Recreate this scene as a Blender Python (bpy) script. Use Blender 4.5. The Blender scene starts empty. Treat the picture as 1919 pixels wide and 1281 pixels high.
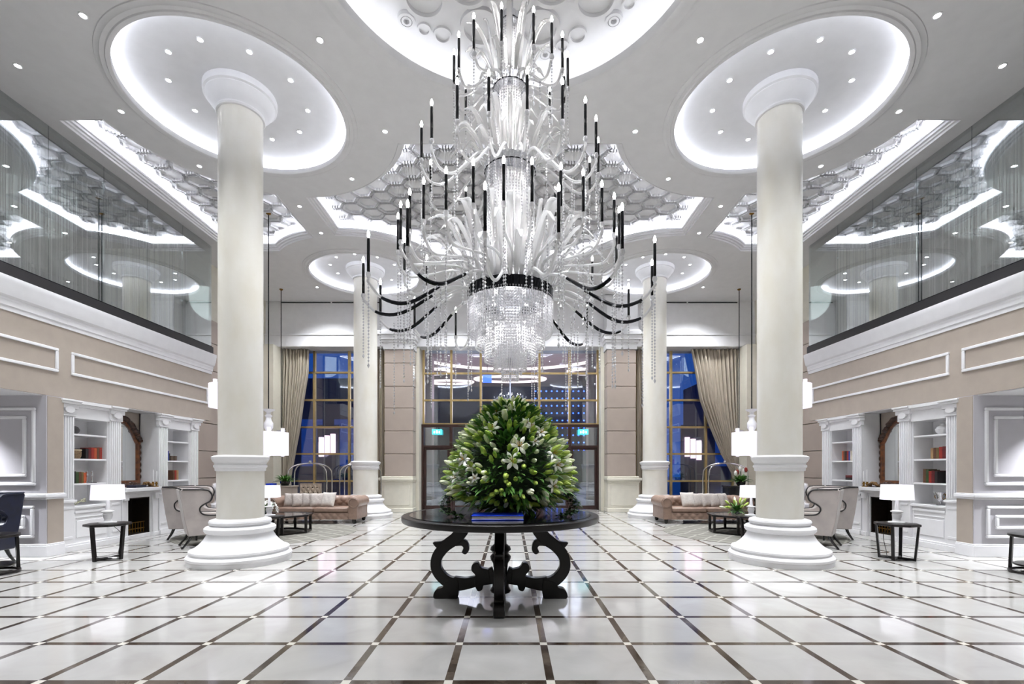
import bpy, math, random
from mathutils import Vector, Matrix
C = bpy.context.scene.collection
RN = random.Random(11)
pi = math.pi
F, H, VX, VY = 878.0, 1.35, 956.0, 876.0
ZC = 6.59            # main ceiling height
MIR = 1              # 1 = left half as written, -1 = mirrored to the right


class MB:
    """collects simple shapes, build() links them as ONE mesh object"""
    def __init__(s):
        s.v, s.f = [], []

    def add(s, vs, fs):
        o = len(s.v)
        s.v += [tuple(p) for p in vs]
        s.f += [[i + o for i in q] for q in fs]
        return s

    def box(s, x0, y0, z0, x1, y1, z1):
        x0, x1 = min(x0, x1), max(x0, x1)
        y0, y1 = min(y0, y1), max(y0, y1)
        z0, z1 = min(z0, z1), max(z0, z1)
        return s.add([(x0, y0, z0), (x1, y0, z0), (x1, y1, z0), (x0, y1, z0),
                      (x0, y0, z1), (x1, y0, z1), (x1, y1, z1), (x0, y1, z1)],
                     [(0, 3, 2, 1), (4, 5, 6, 7), (0, 1, 5, 4), (1, 2, 6, 5), (2, 3, 7, 6), (3, 0, 4, 7)])

    def lathe(s, prof, n=48, c=(0, 0, 0), closed=False):
        o = []
        for r, z in prof:
            for k in range(n):
                a = 2 * pi * k / n
                o.append((c[0] + r * math.cos(a), c[1] + r * math.sin(a), c[2] + z))
        fs = []
        m = len(prof)
        for i in range(m if closed else m - 1):
            j = (i + 1) % m
            for k in range(n):
                l = (k + 1) % n
                fs.append((i * n + k, i * n + l, j * n + l, j * n + k))
        if not closed:
            if prof[0][0] > 1e-5: fs.append(tuple(range(n))[::-1])
            if prof[-1][0] > 1e-5: fs.append(tuple((m - 1) * n + k for k in range(n)))
        return s.add(o, fs)

    def lathe_open(s, prof, n=96, c=(0, 0, 0)):
        o, fs = [], []
        for r, z in prof:
            for k in range(n):
                a = 2 * pi * k / n
                o.append((c[0] + r * math.cos(a), c[1] + r * math.sin(a), c[2] + z))
        for i in range(len(prof) - 1):
            for k in range(n):
                l = (k + 1) % n
                fs.append((i * n + k, i * n + l, (i + 1) * n + l, (i + 1) * n + k))
        return s.add(o, fs)

    def tube(s, pts, r, n=8, closed=False, caps=True):
        pts = [Vector(p) for p in pts]
        m = len(pts)
        rs = r if isinstance(r, (list, tuple)) else [r] * m
        o, up = [], None
        for i, p in enumerate(pts):
            if closed:
                t = pts[(i + 1) % m] - pts[i - 1]
            else:
                t = pts[min(i + 1, m - 1)] - pts[max(i - 1, 0)]
            t.normalize()
            if up is None:
                up = Vector((0, 0, 1)) if abs(t.z) < .9 else Vector((1, 0, 0))
            u = up - t * up.dot(t)
            if u.length < 1e-4: u = t.orthogonal()
            u.normalize()
            up = u
            w = t.cross(u)
            for k in range(n):
                a = 2 * pi * k / n
                o.append(p + (u * math.cos(a) + w * math.sin(a)) * rs[i])
        fs = []
        for i in range(m if closed else m - 1):
            j = (i + 1) % m
            for k in range(n):
                l = (k + 1) % n
                fs.append((i * n + k, i * n + l, j * n + l, j * n + k))
        if caps and not closed:
            fs.append(tuple(range(n))[::-1])
            fs.append(tuple((m - 1) * n + k for k in range(n)))
        return s.add(o, fs)

    def prism(s, poly, t0, t1, ax='z'):
        """extrude a 2D polygon: ax z -> (x,y), ax y -> (x,z), ax x -> (y,z)"""
        n = len(poly)
        def P(a, b, t):
            return (a, b, t) if ax == 'z' else ((a, t, b) if ax == 'y' else (t, a, b))
        o = [P(a, b, t0) for a, b in poly] + [P(a, b, t1) for a, b in poly]
        fs = [tuple(range(n))[::-1], tuple(range(n, 2 * n))]
        for k in range(n):
            l = (k + 1) % n
            fs.append((k, l, n + l, n + k))
        return s.add(o, fs)

    def border(s, poly, prof):
        """sweep profile [(offset outward, z)] round a closed ccw polygon"""
        o, fs, n = [], [], len(poly)
        for d, z in prof:
            for p in offset(poly, d):
                o.append((p[0], p[1], z))
        for i in range(len(prof) - 1):
            for k in range(n):
                l = (k + 1) % n
                fs.append((i * n + k, i * n + l, (i + 1) * n + l, (i + 1) * n + k))
        return s.add(o, fs)

    def ball(s, c, r, n=12, m=8, sc=(1, 1, 1)):
        o, fs = [], []
        for i in range(m + 1):
            a = pi * i / m
            for k in range(n):
                b = 2 * pi * k / n
                o.append((c[0] + r * sc[0] * math.sin(a) * math.cos(b), c[1] + r * sc[1] * math.sin(a) * math.sin(b),
                          c[2] - r * sc[2] * math.cos(a)))
        for i in range(m):
            for k in range(n):
                l = (k + 1) % n
                fs.append((i * n + k, i * n + l, (i + 1) * n + l, (i + 1) * n + k))
        return s.add(o, fs)

    def grid(s, fn, nu, nv, thick=None):
        o = [fn(i / nu, j / nv) for i in range(nu + 1) for j in range(nv + 1)]
        fs = [(i * (nv + 1) + j, (i + 1) * (nv + 1) + j, (i + 1) * (nv + 1) + j + 1, i * (nv + 1) + j + 1)
              for i in range(nu) for j in range(nv)]
        return s.add(o, fs)

    def bead(s, x, y, z, r, h):
        return s.add([(x, y, z + h), (x + r, y, z), (x, y + r, z), (x - r, y, z), (x, y - r, z), (x, y, z - h)],
                     [(0, 1, 2), (0, 2, 3), (0, 3, 4), (0, 4, 1), (5, 2, 1), (5, 3, 2), (5, 4, 3), (5, 1, 4)])

    def mesh(s, name, mat, sharp=35, mirror=True):
        me = bpy.data.meshes.new(name)
        v = [(-x, y, z) for x, y, z in s.v] if (mirror and MIR < 0) else s.v
        f = [q[::-1] for q in s.f] if (mirror and MIR < 0) else s.f
        me.from_pydata(v, [], f)
        me.polygons.foreach_set('use_smooth', [True] * len(me.polygons))
        me.set_sharp_from_angle(angle=math.radians(sharp))
        me.materials.append(mat)
        me.validate()
        return me

    def build(s, name, mat, parent=None, bevel=0, sharp=35, kind=None, sub=0, solid=0):
        o = bpy.data.objects.new(name, s.mesh(name, mat, sharp))
        C.objects.link(o)
        if parent: o.parent = parent
        if solid:
            m = o.modifiers.new('solid', 'SOLIDIFY'); m.thickness = solid; m.offset = 0
        if bevel:
            m = o.modifiers.new('bevel', 'BEVEL'); m.width = bevel; m.segments = 2
            m.limit_method = 'ANGLE'; m.angle_limit = math.radians(40)
        if sub:
            m = o.modifiers.new('sub', 'SUBSURF'); m.levels = m.render_levels = sub
        if kind: o['kind'] = kind
        return o


def offset(poly, d):
    n, out = len(poly), []
    for k in range(n):
        a, b, c = Vector(poly[k - 1]), Vector(poly[k]), Vector(poly[(k + 1) % n])
        e0, e1 = (b - a).normalized(), (c - b).normalized()
        n0, n1 = Vector((e0.y, -e0.x)), Vector((e1.y, -e1.x))
        m = n0 + n1
        m = m / max(m.length_squared / 2, .35) if m.length > 1e-4 else n0
        out.append((b.x + m.x * d, b.y + m.y * d))
    return out


def inst(name, me, parent=None, loc=(0, 0, 0), rot=None, sc=None):
    o = bpy.data.objects.new(name, me)
    C.objects.link(o)
    if parent: o.parent = parent
    o.location = loc
    if rot is not None:
        o.rotation_mode = 'QUATERNION'; o.rotation_quaternion = rot
    if sc is not None: o.scale = sc
    return o


def tag(o, label, cat, group=None, kind=None):
    o['label'] = label; o['category'] = cat
    if group: o['group'] = group
    if kind: o['kind'] = kind
    return o


def thing(name, label, cat, loc=(0, 0, 0), rz=0, group=None):
    o = bpy.data.objects.new(name, None)
    C.objects.link(o)
    o.empty_display_size = .1
    o.location = (loc[0] * MIR, loc[1], loc[2])
    o.rotation_euler = (0, 0, rz * MIR)
    return tag(o, label, cat, group)


def dup(root, loc, rz=0, label=None, group=None, sc=None):
    """copy a thing with its parts and sub-parts"""
    r = root.copy(); C.objects.link(r)
    r.location = loc; r.rotation_euler = (0, 0, rz)
    if label: r['label'] = label
    if group: r['group'] = group
    if sc: r.scale = (sc, sc, sc)
    for ch in KIDS(root):
        c = ch.copy(); C.objects.link(c); c.parent = r
        for g in KIDS(ch):
            d = g.copy(); C.objects.link(d); d.parent = c
    return r


def KIDS(o):
    return [c for c in C.objects if c.parent == o]


def W(l='left', r='right'):
    return l if MIR > 0 else r


def spline(pts, n=24):
    """Catmull-Rom through points"""
    P = [Vector(p) for p in pts]
    P = [P[0] * 2 - P[1]] + P + [P[-1] * 2 - P[-2]]
    out, seg = [], len(P) - 3
    for i in range(n + 1):
        t = i / n * seg
        k = min(int(t), seg - 1); u = t - k
        a, b, c, d = P[k:k + 4]
        out.append(.5 * (2 * b + (c - a) * u + (2 * a - 5 * b + 4 * c - d) * u * u + (3 * b - a - 3 * c + d) * u ** 3))
    return out


# ------------------------------------------------------------------ materials
def nodes(name):
    m = bpy.data.materials.new(name); m.use_nodes = True
    nt = m.node_tree
    for n in list(nt.nodes): nt.nodes.remove(n)
    out = nt.nodes.new('ShaderNodeOutputMaterial')
    return m, nt, out


def rgb(c):
    """sRGB 0-255 -> linear"""
    return tuple(((v / 255 / 12.92) if v / 255 <= .04045 else ((v / 255 + .055) / 1.055) ** 2.4) for v in c) + (1,)


def mat(name, c, rough=.5, metal=0, var=.08, scale=6, bump=0, c2=None, coat=0, stretch=(1, 1, 1), spec=.5, sheen=0):
    m, nt, out = nodes(name)
    N = nt.nodes.new
    b = N('ShaderNodeBsdfPrincipled')
    tc = N('ShaderNodeTexCoord'); mp = N('ShaderNodeMapping'); ns = N('ShaderNodeTexNoise'); mx = N('ShaderNodeMix')
    mx.data_type = 'RGBA'
    mp.inputs['Scale'].default_value = stretch
    ns.inputs['Scale'].default_value = scale; ns.inputs['Detail'].default_value = 4
    col = rgb(c)
    col2 = rgb(c2) if c2 else tuple(v * (1 - var * 2) for v in col[:3]) + (1,)
    mx.inputs[6].default_value = col; mx.inputs[7].default_value = col2
    L = nt.links.new
    L(tc.outputs['Object'], mp.inputs[0]); L(mp.outputs[0], ns.inputs['Vector'])
    rp = N('ShaderNodeMapRange'); rp.inputs[1].default_value = .35; rp.inputs[2].default_value = .68
    L(ns.outputs[0], rp.inputs[0]); L(rp.outputs[0], mx.inputs[0])
    L(mx.outputs[2], b.inputs['Base Color'])
    b.inputs['Roughness'].default_value = rough; b.inputs['Metallic'].default_value = metal
    b.inputs['Specular IOR Level'].default_value = spec
    b.inputs['Coat Weight'].default_value = coat; b.inputs['Coat Roughness'].default_value = .05
    b.inputs['Sheen Weight'].default_value = sheen
    if bump:
        bp = N('ShaderNodeBump'); bp.inputs['Strength'].default_value = bump; bp.inputs['Distance'].default_value = .01
        L(ns.outputs[0], bp.inputs['Height']); L(bp.outputs[0], b.inputs['Normal'])
    L(b.outputs[0], out.inputs[0])
    return m


def emit(name, c, strength, var=.03):
    m, nt, out = nodes(name)
    e = nt.nodes.new('ShaderNodeEmission')
    ns = nt.nodes.new('ShaderNodeTexNoise'); mx = nt.nodes.new('ShaderNodeMix'); mx.data_type = 'RGBA'
    mx.inputs[6].default_value = rgb(c); mx.inputs[7].default_value = tuple(v * (1 - var) for v in rgb(c)[:3]) + (1,)
    nt.links.new(ns.outputs[0], mx.inputs[0]); nt.links.new(mx.outputs[2], e.inputs[0])
    e.inputs[1].default_value = strength
    nt.links.new(e.outputs[0], out.inputs[0])
    return m


def glass(name, tint, refl, rough=0.0, f0=.1):
    """thin pane: tinted see-through plus a mirror reflection that grows at grazing angles"""
    m, nt, out = nodes(name)
    t = nt.nodes.new('ShaderNodeBsdfTransparent'); g = nt.nodes.new('ShaderNodeBsdfGlossy')
    mx = nt.nodes.new('ShaderNodeMixShader'); lw = nt.nodes.new('ShaderNodeLayerWeight'); mr = nt.nodes.new('ShaderNodeMapRange')
    t.inputs[0].default_value = tint + (1,)
    g.inputs[0].default_value = (1, 1, 1, 1); g.inputs['Roughness'].default_value = rough
    lw.inputs[0].default_value = .5
    mr.inputs[3].default_value = f0; mr.inputs[4].default_value = refl
    L = nt.links.new
    L(lw.outputs['Facing'], mr.inputs[0]); L(mr.outputs[0], mx.inputs[0])
    L(t.outputs[0], mx.inputs[1]); L(g.outputs[0], mx.inputs[2]); L(mx.outputs[0], out.inputs[0])
    return m


def crystal(name, c, fg=.4, ft=.35, rough=.08):
    """faceted lead crystal: mirror glints, light carried through the bead, partly see-through"""
    m, nt, out = nodes(name)
    N = nt.nodes.new; L = nt.links.new
    g = N('ShaderNodeBsdfGlossy'); tl = N('ShaderNodeBsdfTranslucent'); tr = N('ShaderNodeBsdfTransparent'); df = N('ShaderNodeBsdfDiffuse')
    for q in (g, tl, df): q.inputs[0].default_value = c + (1,)
    g.inputs['Roughness'].default_value = rough
    a = N('ShaderNodeMixShader'); b = N('ShaderNodeMixShader'); d = N('ShaderNodeMixShader')
    d.inputs[0].default_value = .5
    L(tl.outputs[0], d.inputs[1]); L(df.outputs[0], d.inputs[2])
    a.inputs[0].default_value = fg
    L(d.outputs[0], a.inputs[1]); L(g.outputs[0], a.inputs[2])
    b.inputs[0].default_value = ft
    L(a.outputs[0], b.inputs[1]); L(tr.outputs[0], b.inputs[2]); L(b.outputs[0], out.inputs[0])
    return m


def edge_glass(name, lo, hi, fg, rough=.1):
    """blown glass: clear seen face-on, bright along its curved edges"""
    m = crystal(name, (.99, .99, 1.0), fg, .3, rough)
    nt = m.node_tree
    out = [n for n in nt.nodes if n.type == 'OUTPUT_MATERIAL'][0]
    mx = out.inputs[0].links[0].from_node
    lw = nt.nodes.new('ShaderNodeLayerWeight'); lw.inputs[0].default_value = .5
    mr = nt.nodes.new('ShaderNodeMapRange'); mr.inputs[3].default_value = lo; mr.inputs[4].default_value = hi
    nt.links.new(lw.outputs['Facing'], mr.inputs[0]); nt.links.new(mr.outputs[0], mx.inputs[0])
    return m


def floor_mat():
    m, nt, out = nodes('marble_tiles')
    N = nt.nodes.new; L = nt.links.new
    S = .6455
    geo = N('ShaderNodeNewGeometry'); sep = N('ShaderNodeSeparateXYZ'); L(geo.outputs['Position'], sep.inputs[0])

    def math_(op, a, b=None):
        n = N('ShaderNodeMath'); n.operation = op
        for i, q in enumerate((a, b)):
            if q is None: continue
            if isinstance(q, (int, float)): n.inputs[i].default_value = q
            else: L(q, n.inputs[i])
        return n.outputs[0]
    ids, near = [], []
    for k, x0 in ((0, .256), (1, 2.952)):
        u = math_('DIVIDE', math_('SUBTRACT', sep.outputs[k], x0), S)
        ids.append(math_('FLOOR', u))
        fr = math_('ABSOLUTE', math_('SUBTRACT', math_('FRACT', math_('ADD', u, .5)), .5))
        near.append(math_('LESS_THAN', fr, .027 / S))
    line = math_('MAXIMUM', near[0], near[1]); cross = math_('MULTIPLY', near[0], near[1])
    cmb = N('ShaderNodeCombineXYZ'); L(ids[0], cmb.inputs[0]); L(ids[1], cmb.inputs[1])
    wn = N('ShaderNodeTexWhiteNoise'); wn.noise_dimensions = '3D'; L(cmb.outputs[0], wn.inputs[0])
    add = N('ShaderNodeVectorMath'); add.operation = 'MULTIPLY_ADD'
    L(wn.outputs[1], add.inputs[0]); add.inputs[1].default_value = (9, 9, 9); L(geo.outputs['Position'], add.inputs[2])
    ns = N('ShaderNodeTexNoise'); ns.inputs['Scale'].default_value = 2.2; ns.inputs['Detail'].default_value = 6; ns.inputs['Distortion'].default_value = 1.2
    L(add.outputs[0], ns.inputs['Vector'])

    def mix(f, a, b):
        n = N('ShaderNodeMix'); n.data_type = 'RGBA'
        for i, q in ((0, f), (6, a), (7, b)):
            if isinstance(q, tuple): n.inputs[i].default_value = q
            elif isinstance(q, (int, float)): n.inputs[i].default_value = q
            else: L(q, n.inputs[i])
        return n.outputs[2]
    rp = N('ShaderNodeMapRange'); rp.inputs[1].default_value = .3; rp.inputs[2].default_value = .75; L(ns.outputs[0], rp.inputs[0])
    stone = mix(rp.outputs[0], rgb((194, 193, 191)), rgb((178, 176, 173)))
    stone = mix(math_('MULTIPLY', wn.outputs[0], .35), stone, rgb((184, 182, 177)))
    n2 = N('ShaderNodeTexNoise'); n2.inputs['Scale'].default_value = 3.5; n2.inputs['Detail'].default_value = 5; L(geo.outputs['Position'], n2.inputs['Vector'])
    r2 = N('ShaderNodeMapRange'); r2.inputs[1].default_value = .4; r2.inputs[2].default_value = .65; L(n2.outputs[0], r2.inputs[0])
    dark = mix(r2.outputs[0], rgb((48, 36, 28)), rgb((98, 88, 78)))
    col = mix(line, stone, dark)
    col = mix(cross, col, rgb((222, 218, 208)))
    b = N('ShaderNodeBsdfPrincipled')
    L(col, b.inputs['Base Color'])
    b.inputs['Roughness'].default_value = .09; b.inputs['Specular IOR Level'].default_value = .62
    L(b.outputs[0], out.inputs[0])
    return m


M = {}
M['paint'] = mat('ceiling_paint', (226, 226, 228), .6, var=.02)
M['white'] = mat('white_paint', (236, 236, 238), .42, var=.02)
M['trim'] = mat('white_trim', (240, 240, 243), .4, var=.02)
M['cream'] = mat('cream_paint', (226, 222, 208), .45, var=.03)
M['shaft'] = mat('pearl_plaster', (232, 230, 223), .3, var=.06, scale=3, bump=.06, c2=(224, 220, 208), stretch=(1, 1, .5))
M['taupe'] = mat('taupe_paint', (172, 161, 150), .6, var=.03)
M['stone'] = mat('taupe_stone', (174, 161, 151), .5, var=.04, scale=2)
M['grey'] = mat('grey_paint', (190, 188, 194), .55, var=.02)
M['dark'] = mat('espresso_wood', (20, 16, 15), .3, var=.2, scale=12, coat=.12, stretch=(1, 1, .2), spec=.3)
M['blackgloss'] = mat('black_lacquer', (14, 14, 17), .1, var=.1, coat=.6)
M['black'] = mat('black_piping', (22, 20, 22), .5)
M['brownframe'] = mat('dark_brown_frame', (58, 34, 30), .35, var=.15)
M['gold'] = mat('gold_anodised', (200, 176, 124), .3, .75, var=.1)
M['brass'] = mat('old_brass', (150, 112, 52), .3, .9, var=.2)
M['chrome'] = mat('chrome', (225, 226, 230), .12, 1, var=.05)
M['smoke'] = mat('black_chrome', (40, 41, 46), .12, .8, var=.2, scale=20)
M['candle'] = mat('smoked_tube', (16, 16, 20), .12, .3, var=.2)
M['wood'] = mat('carved_walnut', (124, 72, 36), .35, var=.25, scale=14, c2=(70, 38, 20))
M['leather'] = mat('taupe_leather', (146, 122, 108), .38, var=.1, scale=10, bump=.05)
M['velvet'] = mat('grey_velvet', (172, 164, 160), .7, var=.09, scale=5, sheen=.3)
M['linen'] = mat('pale_linen', (206, 200, 194), .8, var=.08, scale=30, bump=.1)
M['navy'] = mat('navy_velvet', (9, 20, 50), .4, var=.25, scale=8, sheen=.05)
M['drape'] = mat('grey_drape', (190, 180, 164), .75, var=.12, scale=8, stretch=(3, 3, .3))
M['rug'] = None
M['mirror'] = mat('mirror_silver', (235, 238, 238), .03, 1, var=.01)
M['soot'] = mat('firebox_black', (34, 22, 14), .5, var=.3)
M['leaf'] = mat('lily_leaf', (92, 138, 56), .45, var=.3, scale=12, c2=(48, 92, 40))
M['bud'] = mat('white_bud', (246, 247, 230), .45, var=.06, scale=20, c2=(214, 224, 160))
M['lime'] = mat('green_bud', (190, 208, 96), .45, var=.12, scale=20, c2=(112, 152, 50))
M['petal'] = mat('white_petal', (250, 250, 246), .5, var=.03)
M['pollen'] = mat('pollen', (196, 150, 50), .7)
M['urn'] = mat('dark_urn', (44, 36, 32), .35, var=.2, c2=(86, 62, 40))
M['blue'] = mat('blue_cover', (34, 72, 226), .5, var=.04, spec=.15)
M['page'] = mat('page_edges', (226, 226, 232), .7, var=.05, scale=60, stretch=(1, 1, 12))
M['shade'] = None
M['outside'] = mat('exterior_plaster', (132, 106, 108), .7, var=.06)
M['tarmac'] = mat('wet_paving', (46, 52, 72), .25, var=.15)
M['bluewall'] = mat('tower_facade', (22, 30, 70), .5, var=.1)
M['glassblue'] = glass('night_glazing', (.82, .88, .96), .55, 0, .10)
M['doorglass'] = glass('door_glass', (.86, .95, .97), .5, 0, .16)
M['balcony'] = glass('balcony_glass', (.82, .89, .89), .78, 0, .2)
M['tableglass'] = glass('table_glass', (.75, .85, .85), .8, 0, .12)
M['crystal'] = crystal('crystal_beads', (.97, .97, 1.0), .45, .22)
M['leafglass'] = edge_glass('glass_leaf', .24, .0, .3, .12)
M['armglass'] = edge_glass('glass_arm', .05, .0, .22, .1)
M['led'] = emit('led_strip', (240, 244, 255), 19)
M['ledside'] = emit('led_strip_side', (244, 246, 255), 17)
M['ledpanel'] = emit('led_strip_panel', (244, 246, 255), 10)
M['leddome'] = emit('led_strip_dome', (248, 250, 255), 5)
M['ledwarm'] = emit('canopy_strip', (255, 226, 212), 2.2)
M['bulb'] = emit('candle_bulb', (255, 252, 248), 50)
M['inner'] = emit('inner_bulb', (255, 253, 252), 10)
M['lens'] = emit('downlight_lens', (250, 252, 255), 30)
M['exit'] = emit('exit_cyan', (90, 226, 240), 1.6)
M['exitwhite'] = emit('exit_white', (235, 255, 255), 3)
M['bluedot'] = emit('blue_led', (50, 100, 255), 5)
M['bluesign'] = emit('blue_sign', (70, 110, 255), 2.5)
M['pinklamp'] = emit('pink_lamp', (255, 205, 215), 2.2)
M['blueglow'] = emit('blue_window', (16, 66, 150), .55)


def shade_mat():
    m, nt, out = nodes('lamp_shade_fabric')
    N = nt.nodes.new; L = nt.links.new
    d = N('ShaderNodeBsdfDiffuse'); t = N('ShaderNodeBsdfTranslucent'); e = N('ShaderNodeEmission'); a = N('ShaderNodeMixShader'); s = N('ShaderNodeAddShader')
    d.inputs[0].default_value = t.inputs[0].default_value = (.86, .85, .88, 1)
    ns = N('ShaderNodeTexNoise'); ns.inputs['Scale'].default_value = 40
    mr = N('ShaderNodeMapRange'); mr.inputs[3].default_value = .22; mr.inputs[4].default_value = .28; L(ns.outputs[0], mr.inputs[0])
    e.inputs[0].default_value = (.92, .9, 1.0, 1); L(mr.outputs[0], e.inputs[1])
    L(d.outputs[0], a.inputs[1]); L(t.outputs[0], a.inputs[2]); L(a.outputs[0], s.inputs[0]); L(e.outputs[0], s.inputs[1]); L(s.outputs[0], out.inputs[0])
    return m


M['shade'] = shade_mat()


def rug_mat():
    m, nt, out = nodes('patterned_rug')
    N = nt.nodes.new; L = nt.links.new
    tc = N('ShaderNodeTexCoord'); v = N('ShaderNodeTexVoronoi'); v.feature = 'DISTANCE_TO_EDGE'; v.inputs['Scale'].default_value = 3.4
    mp = N('ShaderNodeMapping'); mp.inputs['Rotation'].default_value = (0, 0, .7); L(tc.outputs['Object'], mp.inputs[0]); L(mp.outputs[0], v.inputs['Vector'])
    v.inputs['Randomness'].default_value = .15
    r = N('ShaderNodeMapRange'); r.inputs[1].default_value = .03; r.inputs[2].default_value = .09; L(v.outputs[0], r.inputs[0])
    mx = N('ShaderNodeMix'); mx.data_type = 'RGBA'; mx.inputs[6].default_value = rgb((148, 146, 138)); mx.inputs[7].default_value = rgb((112, 110, 103))
    L(r.outputs[0], mx.inputs[0])
    b = N('ShaderNodeBsdfPrincipled'); b.inputs['Roughness'].default_value = .95; L(mx.outputs[2], b.inputs['Base Color']); L(b.outputs[0], out.inputs[0])
    return m


M['rug'] = rug_mat()


def string_mat():
    m, nt, out = nodes('string_curtain_yarn')
    N = nt.nodes.new; L = nt.links.new
    g = N('ShaderNodeNewGeometry'); mp = N('ShaderNodeVectorMath'); mp.operation = 'MULTIPLY'; mp.inputs[1].default_value = (0, 9, 0)
    L(g.outputs['Position'], mp.inputs[0])
    ns = N('ShaderNodeTexNoise'); ns.inputs['Scale'].default_value = 1.5; ns.inputs['Detail'].default_value = 3; L(mp.outputs[0], ns.inputs['Vector'])
    cr = N('ShaderNodeMapRange'); cr.inputs[1].default_value = .42; cr.inputs[2].default_value = .6; L(ns.outputs[0], cr.inputs[0])
    mx = N('ShaderNodeMix'); mx.data_type = 'RGBA'; mx.inputs[6].default_value = rgb((44, 46, 48)); mx.inputs[7].default_value = rgb((236, 234, 228))
    L(cr.outputs[0], mx.inputs[0])
    b = N('ShaderNodeBsdfPrincipled'); b.inputs['Roughness'].default_value = .7; L(mx.outputs[2], b.inputs['Base Color']); L(b.outputs[0], out.inputs[0])
    return m


M['string'] = string_mat()

# ------------------------------------------------------------------ setting
TR = [0]


def struct(mb, name, m, parent=None, **k):
    o = mb.build(name, m, parent, **k)
    if not parent: o['kind'] = 'structure'
    return o


def trim(mb, m, **k):
    TR[0] += 1
    return struct(mb, 'trim_%d' % TR[0], m, **k)


def fill(polys, z, name):
    """flat sheet with holes: even-odd filled outlines"""
    cu = bpy.data.curves.new(name, 'CURVE'); cu.dimensions = '2D'; cu.fill_mode = 'BOTH'
    for p in polys:
        s = cu.splines.new('POLY'); s.points.add(len(p) - 1); s.use_cyclic_u = True
        for q, a in zip(s.points, p): q.co = (a[0], a[1], 0, 1)
    t = bpy.data.objects.new('outline', cu); C.objects.link(t)
    dg = bpy.context.evaluated_depsgraph_get()
    me = bpy.data.meshes.new_from_object(t.evaluated_get(dg))
    bpy.data.objects.remove(t)
    mb = MB()
    mb.add([(v.co.x, v.co.y, z) for v in me.vertices], [list(p.vertices) for p in me.polygons])
    return mb


def circ(cx, cy, r, n=96):
    return [(cx + r * math.cos(2 * pi * k / n), cy + r * math.sin(2 * pi * k / n)) for k in range(n)]


def arc(cx, cy, r, a0, a1, n=28):
    return [(cx + r * math.cos(math.radians(a0 + (a1 - a0) * k / n)), cy + r * math.sin(math.radians(a0 + (a1 - a0) * k / n))) for k in range(n + 1)]


COLS = [(-3.93, 6.84, 1.45), (3.93, 6.84, 1.45), (-3.95, 12.8, 1.42), (3.95, 12.8, 1.42)]
DOME = (0.0, 4.53, 2.02)
P0 = arc(-3.93, 6.84, 2.36, 21.4, 87.6) + arc(-3.93, 12.8, 2.36, -87.6, -21.4)
P0 = P0 + [(-x, y) for x, y in P0[::-1]]
P0 = P0[::-1]
P1 = [(-6.67, 7.18)] + arc(-3.93, 6.84, 2.33, 171.7, 106.7) + arc(-3.93, 12.8, 2.33, -106.7, -136.6) + [(-6.67, 11.2)]
P2 = [(-x, y) for x, y in P1[::-1]]

f = MB(); f.box(-12.5, -6, -.12, 12.5, 15.6, 0)
struct(f, 'floor', floor_mat(), sharp=10)

RINGC = COLS + [(-3.93, .88, 1.45), (3.93, .88, 1.45)]
holes = [circ(x, y, r + .165) for x, y, r in RINGC] + [circ(DOME[0], DOME[1], DOME[2] + .24)] + [offset(p, .12) for p in (P0, P1, P2)]
ext = [(-7.08, -6), (7.08, -6), (7.08, 11.1), (7.75, 11.1), (7.75, 15.5), (-7.75, 15.5), (-7.75, 11.1), (-7.08, 11.1)]
ceil = struct(fill([ext] + holes, ZC, 'ceiling'), 'ceiling', M['paint'])
up = MB(); up.box(-13, -6.2, ZC + .75, 13, 16, ZC + .85)
struct(up, 'ceiling', M['paint'])                                   # slab above the coffers

for x, y, R in RINGC:
    b = MB()
    z = ZC
    b.lathe_open([(R + .17, z), (R + .165, z - .012), (R + .12, z - .018), (R + .11, z - .03), (R + .06, z - .03), (R + .05, z - .045), (R + .005, z - .045),
                  (R, z - .04), (R, z + .035), (R + .14, z + .035), (R + .165, z + .075), (R + .15, z + .10), (R + .10, z + .115), (R - .02, z + .13), (R - .16, z + .15), (R - .3, z + .17), (R - .4, z + .183), (R - .43, z + .186), (.25, z + .186)], 112, (x, y, 0))
    b.build('coffer', M['paint'], ceil, sharp=50)
    l = MB(); l.lathe([(R + .05, z + .04), (R + .12, z + .04), (R + .12, z + .05), (R + .05, z + .05)], 96, (x, y, 0), closed=True)
    l.build('cove_light', M['led'], ceil)

x, y, R = DOME
z = ZC
b = MB()
b.lathe_open([(R + .25, z), (R + .245, z - .02), (R + .18, z - .025), (R + .17, z - .045), (R + .09, z - .045), (R + .08, z - .065), (R + .005, z - .065), (R, z - .06), (R, z + .05),
              (R + .16, z + .05), (R + .19, z + .1), (R + .18, z + .2), (R + .13, z + .27), (R + .04, z + .325), (R - .08, z + .343), (R - .14, z + .345), (0, z + .345)], 128, (x, y, 0))
b.build('coffer', M['paint'], ceil, sharp=50)
l = MB(); l.lathe([(R + .06, z + .055), (R + .13, z + .055), (R + .13, z + .068), (R + .06, z + .068)], 110, (x, y, 0), closed=True)
l.build('cove_light', M['leddome'], ceil)
# geometric rosette of overlapping circles on the flat of the dome
b = MB()


def flat_ring(b, cx, cy, r, w, z0, z1, n=40):
    b.lathe([(r - w, z1), (r - w, z0), (r + w, z0), (r + w, z1)], n, (cx, cy, 0), closed=True)


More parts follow.
